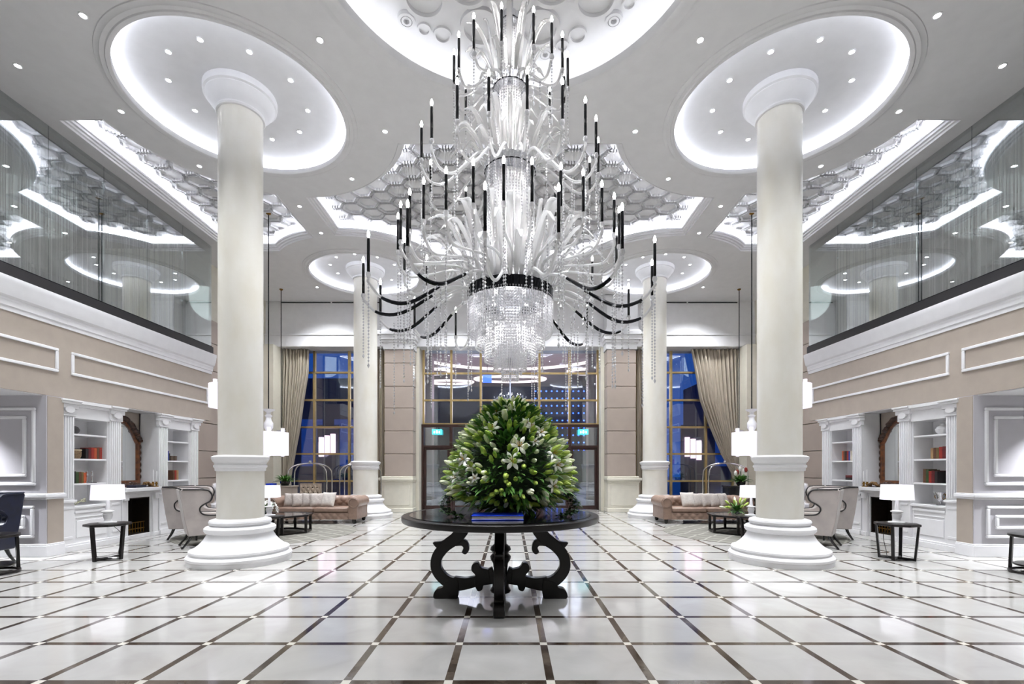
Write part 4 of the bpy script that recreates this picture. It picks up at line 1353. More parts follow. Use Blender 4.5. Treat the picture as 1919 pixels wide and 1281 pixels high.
for MIR in (1, -1):
    s = W()
    pendant('large white drum pendant with glass stem, hung just beyond the %s near column' % s, (-5.26, 10.2, 0), 2.62, 1.62, .40, .5, ZC + .3)
    pendant('higher white drum pendant mostly hidden behind the %s near column' % s, (-5.72, 9.6, 0), 3.5, 2.57, .395, .47, ZC + .3)
    pendant('farthest drum pendant on a long rod before the %s curtain' % s, (-6.72, 13.75, 0), 2.45, 1.76, .17, .5, ZC)
    # curtain gathered to the side of the tall window
    def drape(name, label, inner, xo, y, z0, z1, nf, grp):
        t = thing(name, label, 'curtain', (xo, y, 0), 0, grp)
        def fn(u, v):
            z = z1 + (z0 - z1) * v
            zs_ = [q[0] for q in inner]
            k = max(i for i in range(len(inner)) if zs_[i] >= z - 1e-6) if z <= zs_[0] else 0
            if k >= len(inner) - 1: xi = inner[-1][1]
            else:
                a = (zs_[k] - z) / (zs_[k] - zs_[k + 1]); xi = inner[k][1] * (1 - a) + inner[k + 1][1] * a
            wdt = abs(xi - xo)
            x = xo + (xi - xo) * u
            amp = .05 + .02 * math.sin(u * 9)
            return (x - xo, amp * math.sin(u * nf * 2 * pi + .6 * math.sin(v * 3) + v * 1.5) - .03 * math.sin(u * 11), z)
        b = MB(); b.grid(fn, 150, 40); b.build('fabric', M['drape'], t, sharp=80, solid=.012)
        b = MB(); zt = z0 + .02; xi = inner[-1][1]
        b.tube([((xi - xo) * (k / 12), -.09 - .02 * math.sin(k / 12 * pi), zt + .35) for k in range(13)], .02, 8); b.build('tie_back', M['drape'], t)
        return t
    if MIR > 0: inner = [(5.14, -6.44), (4.36, -6.47), (3.5, -6.62), (2.65, -6.74), (1.79, -6.9), (1.0, -7.05), (.3, -7.0)]
    else: inner = [(5.14, -5.8), (4.36, -5.95), (3.5, -6.1), (2.65, -6.42), (1.79, -6.78), (1.2, -7.1), (.9, -7.2)]
    drape('curtain', 'grey-beige full-length curtain drawn back at the outer side of the %s tall window' % s, inner, -7.26, 14.98, .05 if MIR > 0 else .9, 5.14, 9 if MIR > 0 else 12, 'window curtains')
    drape('curtain', 'narrow dark curtain edge beside the stone pier at the %s tall window' % s, [(5.14, -4.34), (2, -4.32), (.5, -4.3)], -4.06, 15.0, .05, 5.14, 4, 'narrow curtains')
    # luggage trolleys
    spots = [(-5.8, 13.6), (-4.45, 13.95)] if MIR > 0 else [(-6.15, 13.4)]
    for k, (x, y) in enumerate(spots):
        t = thing('luggage_cart', 'chrome birdcage luggage cart by the %s window%s' % (s, (', left one behind the sofa', ', right one by the far column')[k] if MIR > 0 else ', behind the sofa'), 'luggage cart', (x, y, 0), 0, 'chrome luggage carts')
        for sx in (-.26, .26) if False else (-.2, .2):
            b = MB(); b.tube(spline([(-.55, sx, .25), (-.55, sx, 1.1), (-.5, sx * .9, 1.32), (-.32, sx * .5, 1.44), (0, 0, 1.48), (.32, sx * .5, 1.44), (.5, sx * .9, 1.32), (.55, sx, 1.1), (.55, sx, .25)], 60), .018, 8)
            b.build('hoop', M['chrome'], t)
        MB().ball((0, 0, 1.52), .045, 14, 10).build('finial', M['chrome'], t)
        b = MB(); b.box(-.6, -.28, .2, .6, .28, .26); b.build('platform', M['rug'] if False else M['leather'], t, bevel=.02)
        for sx in (-.5, .5):
            for sy in (-.22, .22):
                MB().lathe([(.0, -.02), (.07, -.02), (.07, .02), (.0, .02)], 16).build('wheel', M['smoke'], t)
                w = C.objects[-1]; w.rotation_euler = (pi / 2, 0, 0); w.location = (sx, sy, .071)
                b = MB(); b.box(sx - .02, sy - .03, .1, sx + .02, sy + .03, .2); b.build('caster_fork', M['chrome'], t)
    # low counter with plant
    t = thing('planter_console', 'taupe box counter behind the %s sofa' % s if MIR > 0 else 'black box counter behind the right sofa', 'counter', (-6.3, 12.9, 0))
    m = M['taupe'] if MIR > 0 else M['blackgloss']
    b = MB(); b.box(-.36, -.2, 0, .36, .2, .82); b.box(-.38, -.22, .82, .38, .22, .86); b.build('body', m, t, bevel=.008)
    fl = thing('potted_plant', ('green potted plant on the taupe counter behind the left sofa' if MIR > 0 else 'bouquet of leaves with red and pale flowers behind the right sofa'), 'plant', (-6.2 if MIR > 0 else -6.35, 12.9, .861))
    MB().lathe([(.09, 0), (.12, .05), (.13, .12), (.115, .12), (0, .1)], 20).build('pot', M['blackgloss'], fl)
    b = MB()
    for k in range(70):
        a = RN.random() * 6.28; e = .3 + RN.random()
        leafblade(b, (.05 * math.cos(a), .05 * math.sin(a), .1), (math.cos(a) * math.cos(e), math.sin(a) * math.cos(e), math.sin(e)), .22 + .2 * RN.random(), .03, .4)
    b.build('foliage', M['leaf'], fl, kind='stuff')
    if MIR < 0:
        for k in range(5):
            a = k * 1.3
            b = MB(); b.ball((.14 * math.cos(a), .12 * math.sin(a), .34 + .03 * k), .045, 8, 6, (1, 1, 1.6)); b.build('flower', BM['red'] if k % 2 else M['petal'], fl)
MIR = 1
t = thing('tufted_chair', 'beige button-back chair behind the left sofa', 'chair', (-5.45, 12.75, 0))
b = MB(); b.grid(lambda u, v: ((u - .5) * (.5 + .08 * (1 - v)), .05 * v - .03 * abs(math.sin((u * 4 + v * 3) * pi)) * abs(math.sin((u * 4 - v * 3) * pi)), .42 + v * .5), 40, 36)
b.box(-.28, .03, .42, .28, .1, .92); b.build('backrest', M['linen'] if False else mat('beige_leather', (172, 158, 142), .5), t, sharp=60)
b = MB(); b.box(-.29, -.5, .28, .29, .06, .46); b.build('seat', mat('beige_leather_seat', (166, 152, 138), .5), t, bevel=.03)
b = MB()
for i in range(4):
    for j in range(3): b.ball((-.19 + i * .125 + (j % 2) * .03, -.012 + j * .02, .55 + j * .13), .016, 8, 6)
b.build('buttons', M['dark'], t)
for sx in (-.24, .24):
    for sy in (-.45, .02):
        MB().tube([(sx, sy, 0), (sx, sy, .29)], [.016, .024], 8).build('leg', M['dark'], t)
b = MB(); b.box(-.09, -.12, 0, .09, .12, .06); o = b.build('box', M['blue'], None, bevel=.004); o.location = (-6.55, 12.85, .862); tag(o, 'bright blue box on the taupe counter beside the green plant', 'box')
for MIR in (1, -1):
    s = W()
    t = thing('wall_socket', 'small white wall socket plate at the end of the %s bookcases' % s, 'socket', (-7.415, 10.88, 1.08))
    MB().box(-.002, -.04, -.06, .008, .04, .06).build('plate', M['trim'], t, bevel=.002)
    MB().box(.008, -.02, -.03, .011, .02, .03).build('rocker', M['white'], t)
    t = thing('picture', 'dark framed picture upstairs behind the %s string curtain' % s, 'picture', (-9.58, 9.6, 5.85))
    b = MB()
    for a, c, d, e in ((-.75, .75, -.5, -.44), (-.75, .75, .44, .5), (-.75, -.69, -.44, .44), (.69, .75, -.44, .44)): b.box(0, a, d, .05, c, e)
    b.build('frame', M['blackgloss'], t)
    MB().box(0.0, -.69, -.44, .02, .69, .44).build('print', mat('grey_print', (150, 152, 150), .6, var=.5, scale=3, c2=(60, 62, 64)), t)
    for k, y in enumerate((8.6, 5.6)):
        l = bpy.data.lights.new('corridor_lamp', 'POINT'); l.energy = 28; l.shadow_soft_size = .6  # point light with no fixture, added to brighten the strings
        o = bpy.data.objects.new('corridor_lamp', l); C.objects.link(o); o.location = (-8.6 * MIR, y, 6.2)
MIR = 1

# ------------------------------------------------------------------ centre table, urn, lilies
TX, TY = -.1, 4.88
t = thing('centre_table', 'large round black table on carved scroll legs in the middle of the floor', 'table', (TX, TY, 0))
MB().lathe([(.94, .80), (1.0, .81), (1.008, .83), (1.008, .862), (.998, .87), (0, .87)], 96).build('tabletop', M['dark'], t)
MB().lathe([(.93, .872), (.93, .876), (0, .876)], 80).build('glass_top', M['blackgloss'], t)
# scroll leg outline in (r, z)
cl = spline([(.37, 0, .80), (.40, 0, .70), (.47, 0, .615), (.575, 0, .535), (.655, 0, .43), (.665, 0, .31), (.60, 0, .21), (.50, 0, .155), (.36, 0, .15), (.2, 0, .19), (.06, 0, .24)], 60)
wd = lambda u: .075 - .02 * math.sin(u * 3.1) + (.012 * math.sin(u * 20) if u > .7 else 0)
b0 = MB()
L_, R_ = [], []
for i, p in enumerate(cl):
    u = i / 60
    tg = (cl[min(i + 1, 60)] - cl[max(i - 1, 0)]).normalized()
    n = Vector((tg.z, 0, -tg.x))
    w = wd(u)
    L_.append(p + n * w); R_.append(p - n * w)
o, fs, n = [], [], len(L_)
th = .045
for yy in (-th, th):
    o += [(p.x, yy, p.z) for p in L_] + [(p.x, yy, p.z) for p in R_]
m = 2 * n
for i in range(n - 1):
    fs += [(i, i + 1, n + i + 1, n + i), (m + i, m + n + i, m + n + i + 1, m + i + 1), (i, m + i, m + i + 1, i + 1), (n + i, n + i + 1, m + n + i + 1, m + n + i)]
fs += [(0, n, m + n, m), (n - 1, m + n - 1, m + 2 * n - 1, 2 * n - 1)]
b0.add(o, fs)


def blob(pts):
    return [(p.x, p.z) for p in spline([(x, 0, z) for x, z in pts], 36)]


# outer spur, inner curl, scrolled foot and centre scrolls as flat carved shapes
b0.prism(blob([(.52, .62), (.62, .585), (.70, .575), (.66, .52), (.6, .5), (.52, .55)]), -th + .007, th - .007, 'y')
b0.prism(blob([(.44, .60), (.38, .61), (.335, .57), (.325, .5), (.36, .455), (.40, .475), (.385, .52), (.41, .545), (.47, .54), (.5, .58)]), -th + .004, th - .004, 'y')
b0.prism(blob([(.44, .2), (.43, .12), (.45, .0), (.55, .0), (.68, .0), (.69, .05), (.655, .10), (.60, .115), (.58, .17)]), -th - .006, th + .006, 'y')
b0.prism(blob([(.12, .3), (.2, .32), (.235, .37), (.29, .35), (.3, .29), (.26, .24), (.27, .17), (.24, .08), (.19, .09), (.17, .14), (.1, .15)]), -th - .004, th + .004, 'y')
leg_me = b0.mesh('scroll_leg', M['dark'], 30)
for k in range(4):
    o = inst('scroll_leg', leg_me, t)
    o.rotation_euler = (0, 0, k * pi / 2); o.rotation_mode = 'XYZ'
    mm = o.modifiers.new('bevel', 'BEVEL'); mm.width = .006; mm.segments = 2; mm.angle_limit = math.radians(45)
MB().lathe([(.1, .06), (.11, .08), (.085, .12), (.09, .2), (.07, .28), (.08, .36), (.105, .4), (.11, .43), (.085, .46), (.09, .48), (.11, .5), (.1, .53), (.065, .56), (.06, .7), (.07, .8), (0, .8)], 28).build('turned_post', M['dark'], t)
b = MB(); b.box(-.3, -.3, .76, .3, .3, .81); b.build('top_block', M['dark'], t, bevel=.01)

t = thing('book', 'bright blue large-format book lying on the centre table before the urn', 'book', (-.115, 4.36, .878), .02)
b = MB(); b.box(-.235, -.15, 0, .235, .15, .006); b.box(-.235, -.15, .036, .235, .15, .042); b.box(-.235, .144, 0, .235, .15, .042); b.build('cover', M['blue'], t, bevel=.002)
MB().box(-.231, -.146, .006, .231, .144, .036).build('pages', M['page'], t)

UX, UY = -.05, 4.86
t = thing('urn', 'dark bronze-brown pedestal urn on the centre table holding the lilies', 'urn', (UX, UY, .877))
MB().lathe([(.125, 0), (.125, .03), (.1, .04), (.085, .06), (.055, .08), (.045, .1), (.05, .115), (.075, .125), (.075, .14), (.055, .15), (.1, .19), (.17, .24), (.2, .29), (.19, .3), (.17, .28), (.0, .24)], 40).build('bowl', M['urn'], t)
MB().box(-.13, -.13, 0, .13, .13, .02).build('foot_plate', M['urn'], t, bevel=.003)

FX, FY, FZ = .0, 4.86, 1.02
fl = thing('flower_arrangement', 'huge dome of white lilies and green buds in the urn on the centre table', 'flowers', (FX, FY, FZ))


def dome_r(z):   # radius of the arrangement at height z above FZ
    P = [(-.06, .25), (.03, .5), (.12, .6), (.22, .62), (.36, .58), (.5, .53), (.62, .46), (.74, .37), (.86, .26), (.94, .16), (1.0, .05)]
    for (z0, r0), (z1, r1) in zip(P, P[1:]):
        if z <= z1: return r0 + (r1 - r0) * max(0, (z - z0)) / (z1 - z0)
    return .03


rn = random.Random(5)
b = MB()
for k in range(2000):
    z = -.08 + 1.02 * rn.random() ** .95
    a = rn.random() * 6.283
    r = dome_r(z) * (.62 + .42 * rn.random())
    d = Vector((math.cos(a), math.sin(a), -.15 + 1.1 * max(0, z)))
    d += Vector((rn.uniform(-.4, .4), rn.uniform(-.4, .4), rn.uniform(-.3, .3)))
    leafblade(b, (r * math.cos(a), r * math.sin(a), z), d, .10 + .09 * rn.random(), .012 + .008 * rn.random(), .25)
b.build('foliage', M['leaf'], fl, kind='stuff', sharp=80)
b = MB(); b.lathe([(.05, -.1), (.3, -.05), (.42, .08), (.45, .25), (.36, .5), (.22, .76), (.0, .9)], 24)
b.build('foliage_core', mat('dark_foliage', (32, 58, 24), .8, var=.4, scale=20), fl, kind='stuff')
pts = []
gold = pi * (3 - 5 ** .5)
NB = 470
for k in range(NB):
    z = -.05 + 1.03 * ((k + .5) / NB) ** 1.2
    a = k * gold + rn.uniform(-.25, .25)
    z += rn.uniform(-.03, .03)
    r = dome_r(z) * rn.uniform(.9, 1.04)
    d = Vector((math.cos(a), math.sin(a), -.25 + 1.5 * max(0, z) ** 1.2)) + Vector((rn.uniform(-.25, .25),) * 3)
    pts.append((Vector((r * math.cos(a), r * math.sin(a), z)), d))
nb, stuff_w, stuff_g = 0, MB(), MB()
for k, (p, d) in enumerate(pts):
    sc = rn.uniform(.95, 1.3)
    white = rn.random() < (.72 if z < .4 else .46)
    front = p.y < .05 and (p.y < -.12 or p.z > .3)
    q = q_to(d)
    if front and nb < 100:
        nb += 1
        inst('lily_bud', BUDW if white else BUDG, fl, p - d.normalized() * .05, q, (sc,) * 3)
    else:
        mb = stuff_w if white else stuff_g
        src = BUDW if white else BUDG
        mt = Matrix.Translation(p - d.normalized() * .05) @ q.to_matrix().to_4x4() @ Matrix.Scale(sc, 4)
        mb.add([mt @ v.co for v in src.vertices], [list(f.vertices) for f in src.polygons])
stuff_w.build('bud_mass', M['bud'], fl, kind='stuff'); stuff_g.build('bud_mass', M['lime'], fl, kind='stuff')
# open blooms where the photograph shows them: (pixel x, pixel y, radius)
for px, py, s_ in ((972, 838, .1), (960, 865, .095), (924, 805, .085), (958, 762, .085), (931, 772, .06), (995, 803, .07), (985, 795, .06), (1012, 812, .07), (1034, 850, .08), (1040, 872, .08),
                   (872, 862, .085), (885, 873, .07), (1033, 910, .075), (858, 895, .07), (980, 770, .05), (895, 895, .05), (1000, 830, .05)):
    z = H + (VY - py) * 4.55 / F - FZ
    x = (px - VX) * 4.55 / F - FX
    r = dome_r(z)
    if abs(x) > r * .97: x = math.copysign(r * .97, x)
    y = -math.sqrt(max(r * r - x * x, 0))
    d = Vector((x * .8, y - .25, .12 + .45 * max(z - .3, 0)))
    o = inst('lily_bloom', PETAL, fl, Vector((x, y, z)) * 1.0 + d.normalized() * .02, q_to(d), (s_ * 1.22,) * 3)
    o2 = inst('stamens', STAMEN, o)
# trailing ivy at both sides
for sx, x0, y0 in ((-1, -.52, -.15), (1, .52, -.15)):
    b = MB()
    for k in range(5):
        run = spline([(x0 + sx * .02 * k, y0 - .03 * k, .1), (x0 + sx * (.08 + .02 * k), y0 - .05, -.02), (x0 + sx * (.06 + .015 * k), y0 - .08 - .03 * k, -.10), (x0 - sx * .02 * k, y0 - .12 - .02 * k, -.135)], 14)
        b.tube(run, .003, 5)
        for p in run[1:]:
            for _ in range(2):
                leafblade(b, p, (rn.uniform(-1, 1), rn.uniform(-1, 0), rn.uniform(-.3, .6)), .04, .014, .2)
    b.build('trailing_ivy', mat('ivy', (58, 96, 48), .5, var=.3, scale=20), fl)

# ------------------------------------------------------------------ chandelier
CX, CY = 0.0, 4.6
ch = thing('chandelier', 'towering tiered crystal chandelier with glass arms and candle lights over the table', 'chandelier', (CX, CY, ZC + .34))
OZ = ZC + .34


def cpart(b, n, m, **k):
    b.v = [(x - CX, y - CY, z - OZ) for x, y, z in b.v]
    return b.build(n, m, ch, **k)


M['steel'] = mat('dark_steel', (112, 114, 120), .15, .9, var=.3, scale=30)
b = MB(); b.lathe([(.0, OZ), (.22, OZ), (.22, OZ - .05), (.1, OZ - .1), (.05, OZ - .14), (0.0, OZ - .14)][::-1], 32, (CX, CY, 0)); cpart(b, 'ceiling_rose', M['chrome'])
b = MB(); b.tube([(CX, CY, OZ - .1), (CX, CY, 3.0)], .03, 12); cpart(b, 'stem', M['chrome'])
RINGS = [(.41, 2.97, .115), (.245, 4.235, .075), (.163, 5.05, .075), (.11, 5.68, .07)]
for r, z, h in RINGS:
    b = MB(); b.lathe([(r - .012, z), (r, z), (r, z + h), (r - .012, z + h)], 64, (CX, CY, 0), closed=True)
    n = int(2 * pi * r / .055)
    cpart(b, 'ring_band', M['steel'] if r > .3 else M['chrome'])
    b = MB(); N_ = n * 8; o = []
    for zz in (z + .004, z + h - .004):
        for k in range(N_):
            a = 2 * pi * k / N_; rr = r + .002 + .009 * abs(math.sin(n * a / 2)) ** .6
            o.append((CX + rr * math.cos(a), CY + rr * math.sin(a), zz))
    b.add(o, [(k, (k + 1) % N_, N_ + (k + 1) % N_, N_ + k) for k in range(N_)])
    cpart(b, 'ring_fluting', M['chrome'] if r < .3 else M['smoke'])
    b = MB(); b.lathe([(0, z + h * .4), (r - .02, z + h * .4), (r - .02, z + h * .5), (0, z + h * .5)], 32, (CX, CY, 0)); cpart(b, 'ring_plate', M['chrome'])


def bead_curtain(r, z1, z0, n, br=.0095, bh=.013, scallop=0):
    b = MB()
    for k in range(n):
        a = 2 * pi * k / n
        zz = z1
        end = z0 + scallop * (rn.random())
        while zz > end:
            b.bead(CX + r * math.cos(a), CY + r * math.sin(a), zz, br, bh)
            zz -= bh * 2.0
    return cpart(b, 'crystal_curtain', M['crystal'], kind='stuff', sharp=10)


z2 = 2.985
bead_curtain(.415, z2, 2.66, 100)
bead_curtain(.40, z2, 2.64, 90)
bead_curtain(.335, z2 - .1, 2.50, 84)
bead_curtain(.25, z2 - .2, 2.385, 66)
bead_curtain(.16, 2.7, 2.295, 46)
bead_curtain(.082, 2.6, 2.2, 26)
bead_curtain(.235, 4.235, 3.2, 52, .008, .014)
bead_curtain(.155, 4.2, 3.2, 34, .008, .014)
bead_curtain(.155, 5.05, 4.33, 38, .007, .013)
bead_curtain(.10, 5.68, 5.12, 28, .007, .013)
# frosted diffuser cores with the lights inside
for r, z0, z1 in ((.17, 3.1, 4.2), (.11, 4.33, 5.02), (.075, 5.13, 5.66)):
    b = MB(); b.lathe_open([(r, z0), (r, z1)], 32, (CX, CY, 0)); cpart(b, 'glass_cylinder', M['leafglass'])
for z, r, n in ((2.86, .3, 6), (2.68, .13, 4), (3.9, .09, 3), (3.5, .09, 3), (4.8, .06, 3), (4.5, .06, 3), (5.4, .04, 2)):
    for k in range(n):
        a = 2 * pi * (k + .5) / n - pi / 2
        b = MB(); b.ball((CX + r * math.cos(a), CY + r * math.sin(a), z), .017, 8, 6); cpart(b, 'inner_bulb', M['inner'])


# glass fronds
def frond(r0, z0, r1, z1, curl, w):
    b = MB()
    pth = spline([(r0, 0, z0), (r0 + (r1 - r0) * .25, 0, z0 + (z1 - z0) * .55), (r0 + (r1 - r0) * .65, 0, z0 + (z1 - z0) * .95), (r1, 0, z1 - curl)], 12)
    def fn(u, v):
        i = u * 12; k = min(int(i), 11); p = pth[k].lerp(pth[k + 1], i - k)
        ww = w * (math.sin(min(.97, u * .8 + .16) * pi) ** .8)
        q = (v - .5) * 2
        return (p.x + .25 * ww * q * q, q * ww, p.z - .1 * ww * q * q)
    b.grid(fn, 12, 6)
    return b


def frond_set(n, args, off=0, m='leafglass'):
    me = frond(*args[:5], args[5] * .85).mesh('glass_frond', M[m], 80)
    for k in range(n):
        a = 2 * pi * (k + off) / n
        o = inst('glass_frond', me, ch, (0, 0, -OZ))
        o.rotation_mode = 'XYZ'; o.rotation_euler = (0, 0, a)
        md = o.modifiers.new('solid', 'SOLIDIFY'); md.thickness = .007


frond_set(12, (.40, 3.09, .84, 3.66, .09, .042), .0)
frond_set(12, (.39, 3.09, .66, 3.76, .04, .042), .5)
frond_set(12, (.36, 3.09, .47, 3.80, .02, .034), .3)
frond_set(12, (.43, 3.09, .95, 3.50, .2, .03), .75)
frond_set(12, (.41, 3.09, .72, 3.40, .14, .04), .25)
frond_set(10, (.235, 4.31, .52, 4.70, .06, .034), .0)
frond_set(10, (.22, 4.31, .35, 4.78, .02, .03), .5)
frond_set(10, (.25, 4.31, .6, 4.6, .16, .026), .75)
frond_set(10, (.24, 4.31, .46, 4.52, .10, .032), .25)
frond_set(9, (.155, 5.12, .46, 5.56, .04, .032), .2)
frond_set(9, (.14, 5.12, .26, 5.72, .0, .034), .7)
frond_set(8, (.16, 5.12, .36, 5.36, .08, .028), .4)

# candle arms: flame height, radius and azimuth measured from the photograph
TIERS = [
    (5.41, .55, 5.10, .165, 4.93, [(940, 2.6), (1000, 10), (888, 22), (1034, 28), (860, 57), (1054, 57), (851, 90), (1064, 95), (857, 129), (1057, 130), (873, 155), (1030, 160)]),
    (4.59, .86, 4.30, .25, 4.03, [(916, 128), (988, 124), (857, 144), (1054, 144), (809, 184), (1097, 179), (790, 225), (1117, 214), (1121, 255), (807, 297), (1105, 292), (873, 347), (1040, 348)]),
    (3.75, 1.04, 3.18, .42, 3.17, [(944, 290), (997, 292.5), (887, 294.5), (1051, 302.6), (836, 310), (1093, 314), (794, 330), (1128, 336), (768, 351), (1151, 359), (751, 375), (1160, 385), (746, 397), (1155, 428), (758, 442), (800, 476), (1110, 478)]),
    (3.35, 1.38, 3.08, .41, 2.80, [(909, 338), (1047, 341), (764, 372), (1166, 378), (690.5, 430), (1227, 440), (681, 479), (1222, 484), (713, 521), (1178, 529), (777, 555), (1100, 563), (854, 574.5), (1008, 578)]),
]
TUBE = MB().lathe([(.0, -.29), (.011, -.29), (.013, -.28), (.0132, -.02), (.01, 0), (.0, 0)], 12).mesh('candle_tube', M['candle'])
BULB = MB().lathe([(.006, 0), (.0105, .012), (.013, .03), (.009, .05), (.0, .068)], 10).mesh('candle_bulb', M['bulb'])
CUP = MB().lathe([(.0, -.34), (.012, -.335), (.022, -.31), (.018, -.29), (.0, -.285)], 12).mesh('glass_cup', M['crystal'])
STR = {}


def strand(L):
    L = round(L * 10) / 10
    if L not in STR:
        b = MB(); z = 0
        while z > -L:
            b.bead(0, 0, z, .0095, .0135); z -= .028
        b.bead(0, 0, z - .012, .011, .024)
        b.tube([(0, 0, .02), (0, 0, -L)], .0012, 4)
        STR[L] = b.mesh('crystal_strand', M['crystal'], 10)
    return STR[L]


ns = 0
spare = MB()
for ti, (zf, rt, za, ra, zlow, cand) in enumerate(TIERS):
    for px, py in cand:
        d = (zf - H) * F / (VY - py)
        x, y = (px - VX) * d / F - CX, d - CY
        r = math.hypot(x, y); a = math.atan2(y, x)
        ca, sa = math.cos(a), math.sin(a)
        zb = zf - .07 - .34 - OZ
        P = lambda rr, z, da=0: (rr * math.cos(a + da), rr * math.sin(a + da), z)
        zl = zlow - OZ + rn.uniform(-.04, .04)
        ctrl = [P(ra * .95, za - OZ, .12), P(ra + (r - ra) * .22, za - OZ - (.02 if ti != 2 else -.04), .08), P(ra + (r - ra) * .62, zl + .02, .02), P(ra + (r - ra) * .86, zl + .01), P(r * .995, zl + .12), P(r, zb)]
        run = spline(ctrl, 30)
        b = MB(); b.tube(run, .0125, 8)
        arm = b.build('arm', M['armglass'], ch)
        top = Vector((r * ca, r * sa, zf - .07 - OZ))
        inst('candle_tube', TUBE, arm, top); inst('candle_bulb', BULB, arm, top); inst('glass_cup', CUP, arm, top)
        if ti == 3 and py > 370 and py < 570:
            b = MB(); b.tube(run[8:20], [.013, .015, .0165, .017, .017, .017, .017, .017, .0165, .016, .015, .013], 8); b.build('arm_sleeve', M['smoke'], arm)
        for q, (rr, zz, LL) in enumerate(((r, zb - .02, (.5, .6, .7, .8)[rn.randrange(4)]), (ra + (r - ra) * .62, zl, (.4, .5, .6, .7)[rn.randrange(4)] if ti else .3))):
            inst('crystal_strand', strand(LL * (.65 if ti == 0 else 1)), arm, P(rr, zz))
# longer strands hanging free below the lowest glass arms
for k in range(16):
    a = 2 * pi * k / 16 + .15; r = (.62, .85, 1.1, 1.25)[k % 4]
    inst('crystal_strand', strand((.7, .9, .8, .6)[(k * 3) % 4]), ch, (r * math.cos(a), r * math.sin(a), 2.86 - OZ))
for i, (z, e) in enumerate(((2.8, 14), (3.62, 75), (4.65, 55), (5.4, 28))):
    l = bpy.data.lights.new('chandelier_glow', 'POINT'); l.energy = e; l.shadow_soft_size = .12; l.color = (1, .99, .98)
    o = bpy.data.objects.new('chandelier_glow', l); C.objects.link(o); o.location = (CX, CY, z)

# ------------------------------------------------------------------ outside, at night
b = MB(); b.box(-40, 15.6, -.15, 40, 70, -.02); struct(b, 'ground', M['tarmac'])
b = MB(); b.box(-5.2, 17.2, 6.2, 5.2, 28, 6.8)
t = tag(b.build('porch_canopy', M['outside']), 'broad entrance canopy soffit seen through the upper glazing', 'canopy', None, 'structure')
# light troughs in the canopy soffit
for k, (cx, cy, rx, ry) in enumerate(((0, 19.6, 4.2, 3.2), (0, 25.4, 1.9, .8), (-3.9, 23.4, 1.0, .6), (3.9, 23.4, 1.0, .6), (-3.4, 26.3, 1.3, .5))):
    t = thing('soffit_light', 'pinkish oval light trough in the canopy soffit, %s' % ('largest and nearest', 'farthest in the middle', 'small left', 'small right', 'far left')[k], 'light', (cx, cy, 6.2), 0, 'canopy light troughs')
    b = MB(); run = [(rx * math.cos(2 * pi * q / 48), ry * math.sin(2 * pi * q / 48), -.03) for q in range(48)]
    b.tube(run, .09, 6, True); b.build('glow_ring', M['ledwarm'], t)
    MB().lathe([(.0, -.01), (1, -.01), (1, .0)], 40).build('plate', M['outside'], t)
    C.objects[-1].scale = (rx * .9, ry * .9, 1)
for x in (-3.6, 3.6):
    b = MB(); b.box(x - .28, 19.9, -.02, x + .28, 20.5, 6.199)
    tag(b.build('porch_pillar', M['outside'], bevel=.02), 'square canopy pillar outside, %s of the doors' % ('left' if x < 0 else 'right'), 'pillar')
t = thing('tower', 'dark blue tower across the street dotted with blue lights', 'building', (0, 48, -.02))
b = MB(); b.box(-13, 0, 0, 16, 8, 22); b.build('facade', M['bluewall'], t)
b = MB()
for i in range(24):
    for j in range(16): b.ball((2.6 + i * .55, -.06, 3.2 + j * .75), .075, 6, 4)
b.build('facade_lights', M['bluedot'], t, kind='stuff')
t = thing('low_building', 'blue-lit low building across the street seen through the side windows', 'building', (-18, 40, -.02))
b = MB(); b.box(-12, 0, 0, 12, 6, 9); b.build('facade', M['bluewall'], t)
b = MB()
for i in range(8): b.box(-11 + i * 2.8, -.05, 1.5, -9.2 + i * 2.8, .0, 5.5)
b.build('lit_windows', M['blueglow'], t)
t = thing('low_building', 'blue-lit low building on the right across the street', 'building', (26, 40, -.02))
b = MB(); b.box(-9, 0, 0, 12, 6, 9); b.build('facade', M['bluewall'], t)
b = MB()
for i in range(7): b.box(-8.5 + i * 2.8, -.05, 1.5, -6.7 + i * 2.8, .0, 5.5)
b.build('lit_windows', M['blueglow'], t)
for sgn, s in ((-1, 'left'), (1, 'right')):
    t = thing('wall_lantern', 'pink-white triple tube lantern outside the %s tall window' % s, 'lamp', (6.6 * sgn, 16.9, 0), 0, 'tube lanterns outside')  # added: three glowing tubes before a plain panel
    for k in range(3):
        MB().lathe([(.0, 1.75), (.09, 1.75), (.09, 2.45), (.0, 2.45)], 16, ((k - 1) * .21, 0, .06 * k * -sgn)).build('glow_tube', M['pinklamp'], t)
    MB().box(-.4, .1, 0, .4, .16, 2.9).build('post', M['bluewall'], t)
t = thing('blue_sign', 'small glowing blue square sign seen through the upper glazing', 'sign', (-.88, 18.0, 4.79))
MB().box(-.17, -.02, -.17, .17, .02, .17).build('panel', M['bluesign'], t)
MB().tube([(0, 0, .17), (0, 0, 1.41)], .01, 6).build('hanger', M['smoke'], t)
t = thing('crystal_pendant', 'small sparkling crystal ceiling light outside above the entrance', 'lamp', (0, 19.4, 6.2))
b = MB()
for k in range(130):
    a = rn.random() * 6.28; r = .7 * rn.random() ** .5
    b.bead(r * math.cos(a), r * math.sin(a), -1.9 - .7 * rn.random() * (1 - r), .03, .05)
b.build('crystals', M['crystal'], t, kind='stuff')
b = MB(); b.ball((0, 0, -2.1), .12); b.build('bulb', M['bulb2'], t)
b = MB(); b.tube([(0, 0, 0), (0, 0, -2)], .02, 8); b.build('stem', M['chrome'], t)

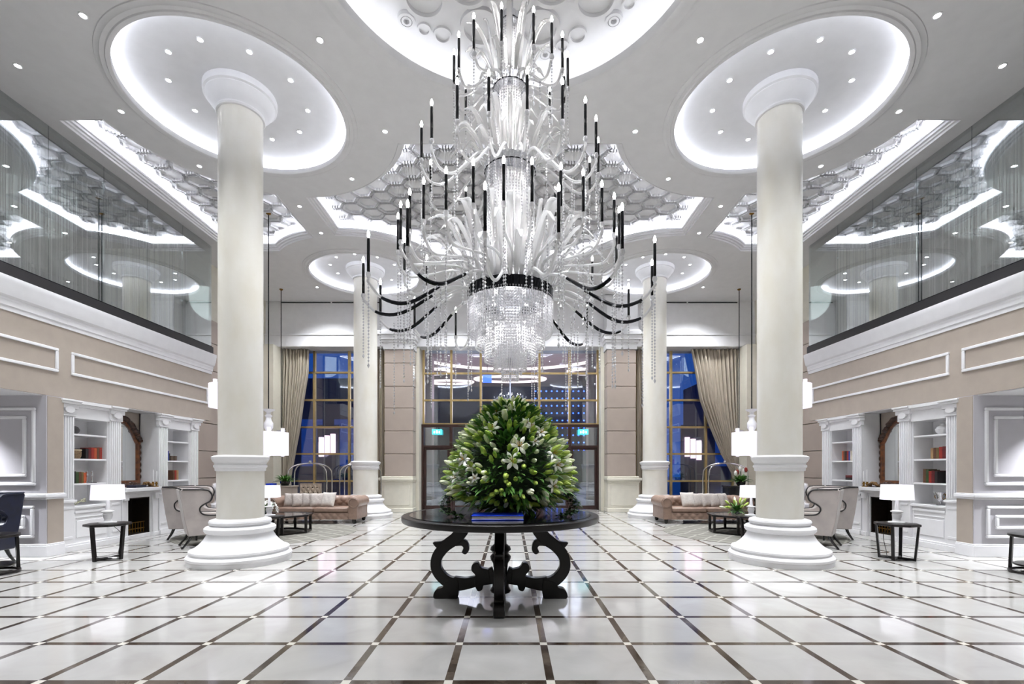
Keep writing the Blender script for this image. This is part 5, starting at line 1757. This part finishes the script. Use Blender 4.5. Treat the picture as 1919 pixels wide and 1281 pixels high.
for x, y in ((-5, 18.5), (0, 18.2), (5, 18.5), (-3, 24), (3, 24)):
    l = bpy.data.lights.new('canopy_lamp', 'SPOT'); l.energy = 300; l.spot_size = 2.2; l.spot_blend = .8; l.shadow_soft_size = .2; l.color = (.72, .86, 1)  # spots with no fixture, added to light the ground outside the doors
    o = bpy.data.objects.new('canopy_lamp', l); C.objects.link(o); o.location = (x, y, 6.15)
for x, y in ((-2.2, 21), (2.2, 21), (0, 24.5)):
    l = bpy.data.lights.new('porch_lamp', 'POINT'); l.energy = 160; l.shadow_soft_size = 1.0; l.color = (1, .93, .95)  # unseen point lights, added to lift the canopy soffit
    o = bpy.data.objects.new('porch_lamp', l); C.objects.link(o); o.location = (x, y, 4.6)

w = bpy.data.worlds.new('night_sky'); bpy.context.scene.world = w; w.use_nodes = True
nt = w.node_tree; bg = nt.nodes['Background']
tc = nt.nodes.new('ShaderNodeTexCoord'); sp = nt.nodes.new('ShaderNodeSeparateXYZ'); cr = nt.nodes.new('ShaderNodeMix'); cr.data_type = 'RGBA'
nt.links.new(tc.outputs['Generated'], sp.inputs[0]); nt.links.new(sp.outputs[2], cr.inputs[0])
cr.inputs[6].default_value = (.018, .10, .40, 1); cr.inputs[7].default_value = (.01, .042, .24, 1)
nt.links.new(cr.outputs[2], bg.inputs[0]); bg.inputs[1].default_value = .8

# ------------------------------------------------------------------ camera, view
sc = bpy.context.scene
cam = bpy.data.cameras.new('camera'); co = bpy.data.objects.new('camera', cam); C.objects.link(co)
co.location = (0, 0, H); co.rotation_euler = (pi / 2, 0, 0)
cam.sensor_width = 36; cam.lens = F / 1919 * 36; cam.shift_x = (959.5 - VX) / 1919; cam.shift_y = (VY - 640.5) / 1919
cam.clip_start = .05; cam.clip_end = 200
sc.camera = co
sc.view_settings.view_transform = 'Standard'; sc.view_settings.look = 'None'; sc.view_settings.gamma = 1
sc.view_settings.use_curve_mapping = False
sc.view_settings.exposure = 0.38
sc.cycles.max_bounces = 10; sc.cycles.diffuse_bounces = 5; sc.cycles.glossy_bounces = 5; sc.cycles.transparent_max_bounces = 16
sc.cycles.sample_clamp_indirect = 6; sc.cycles.caustics_reflective = False; sc.cycles.caustics_refractive = False
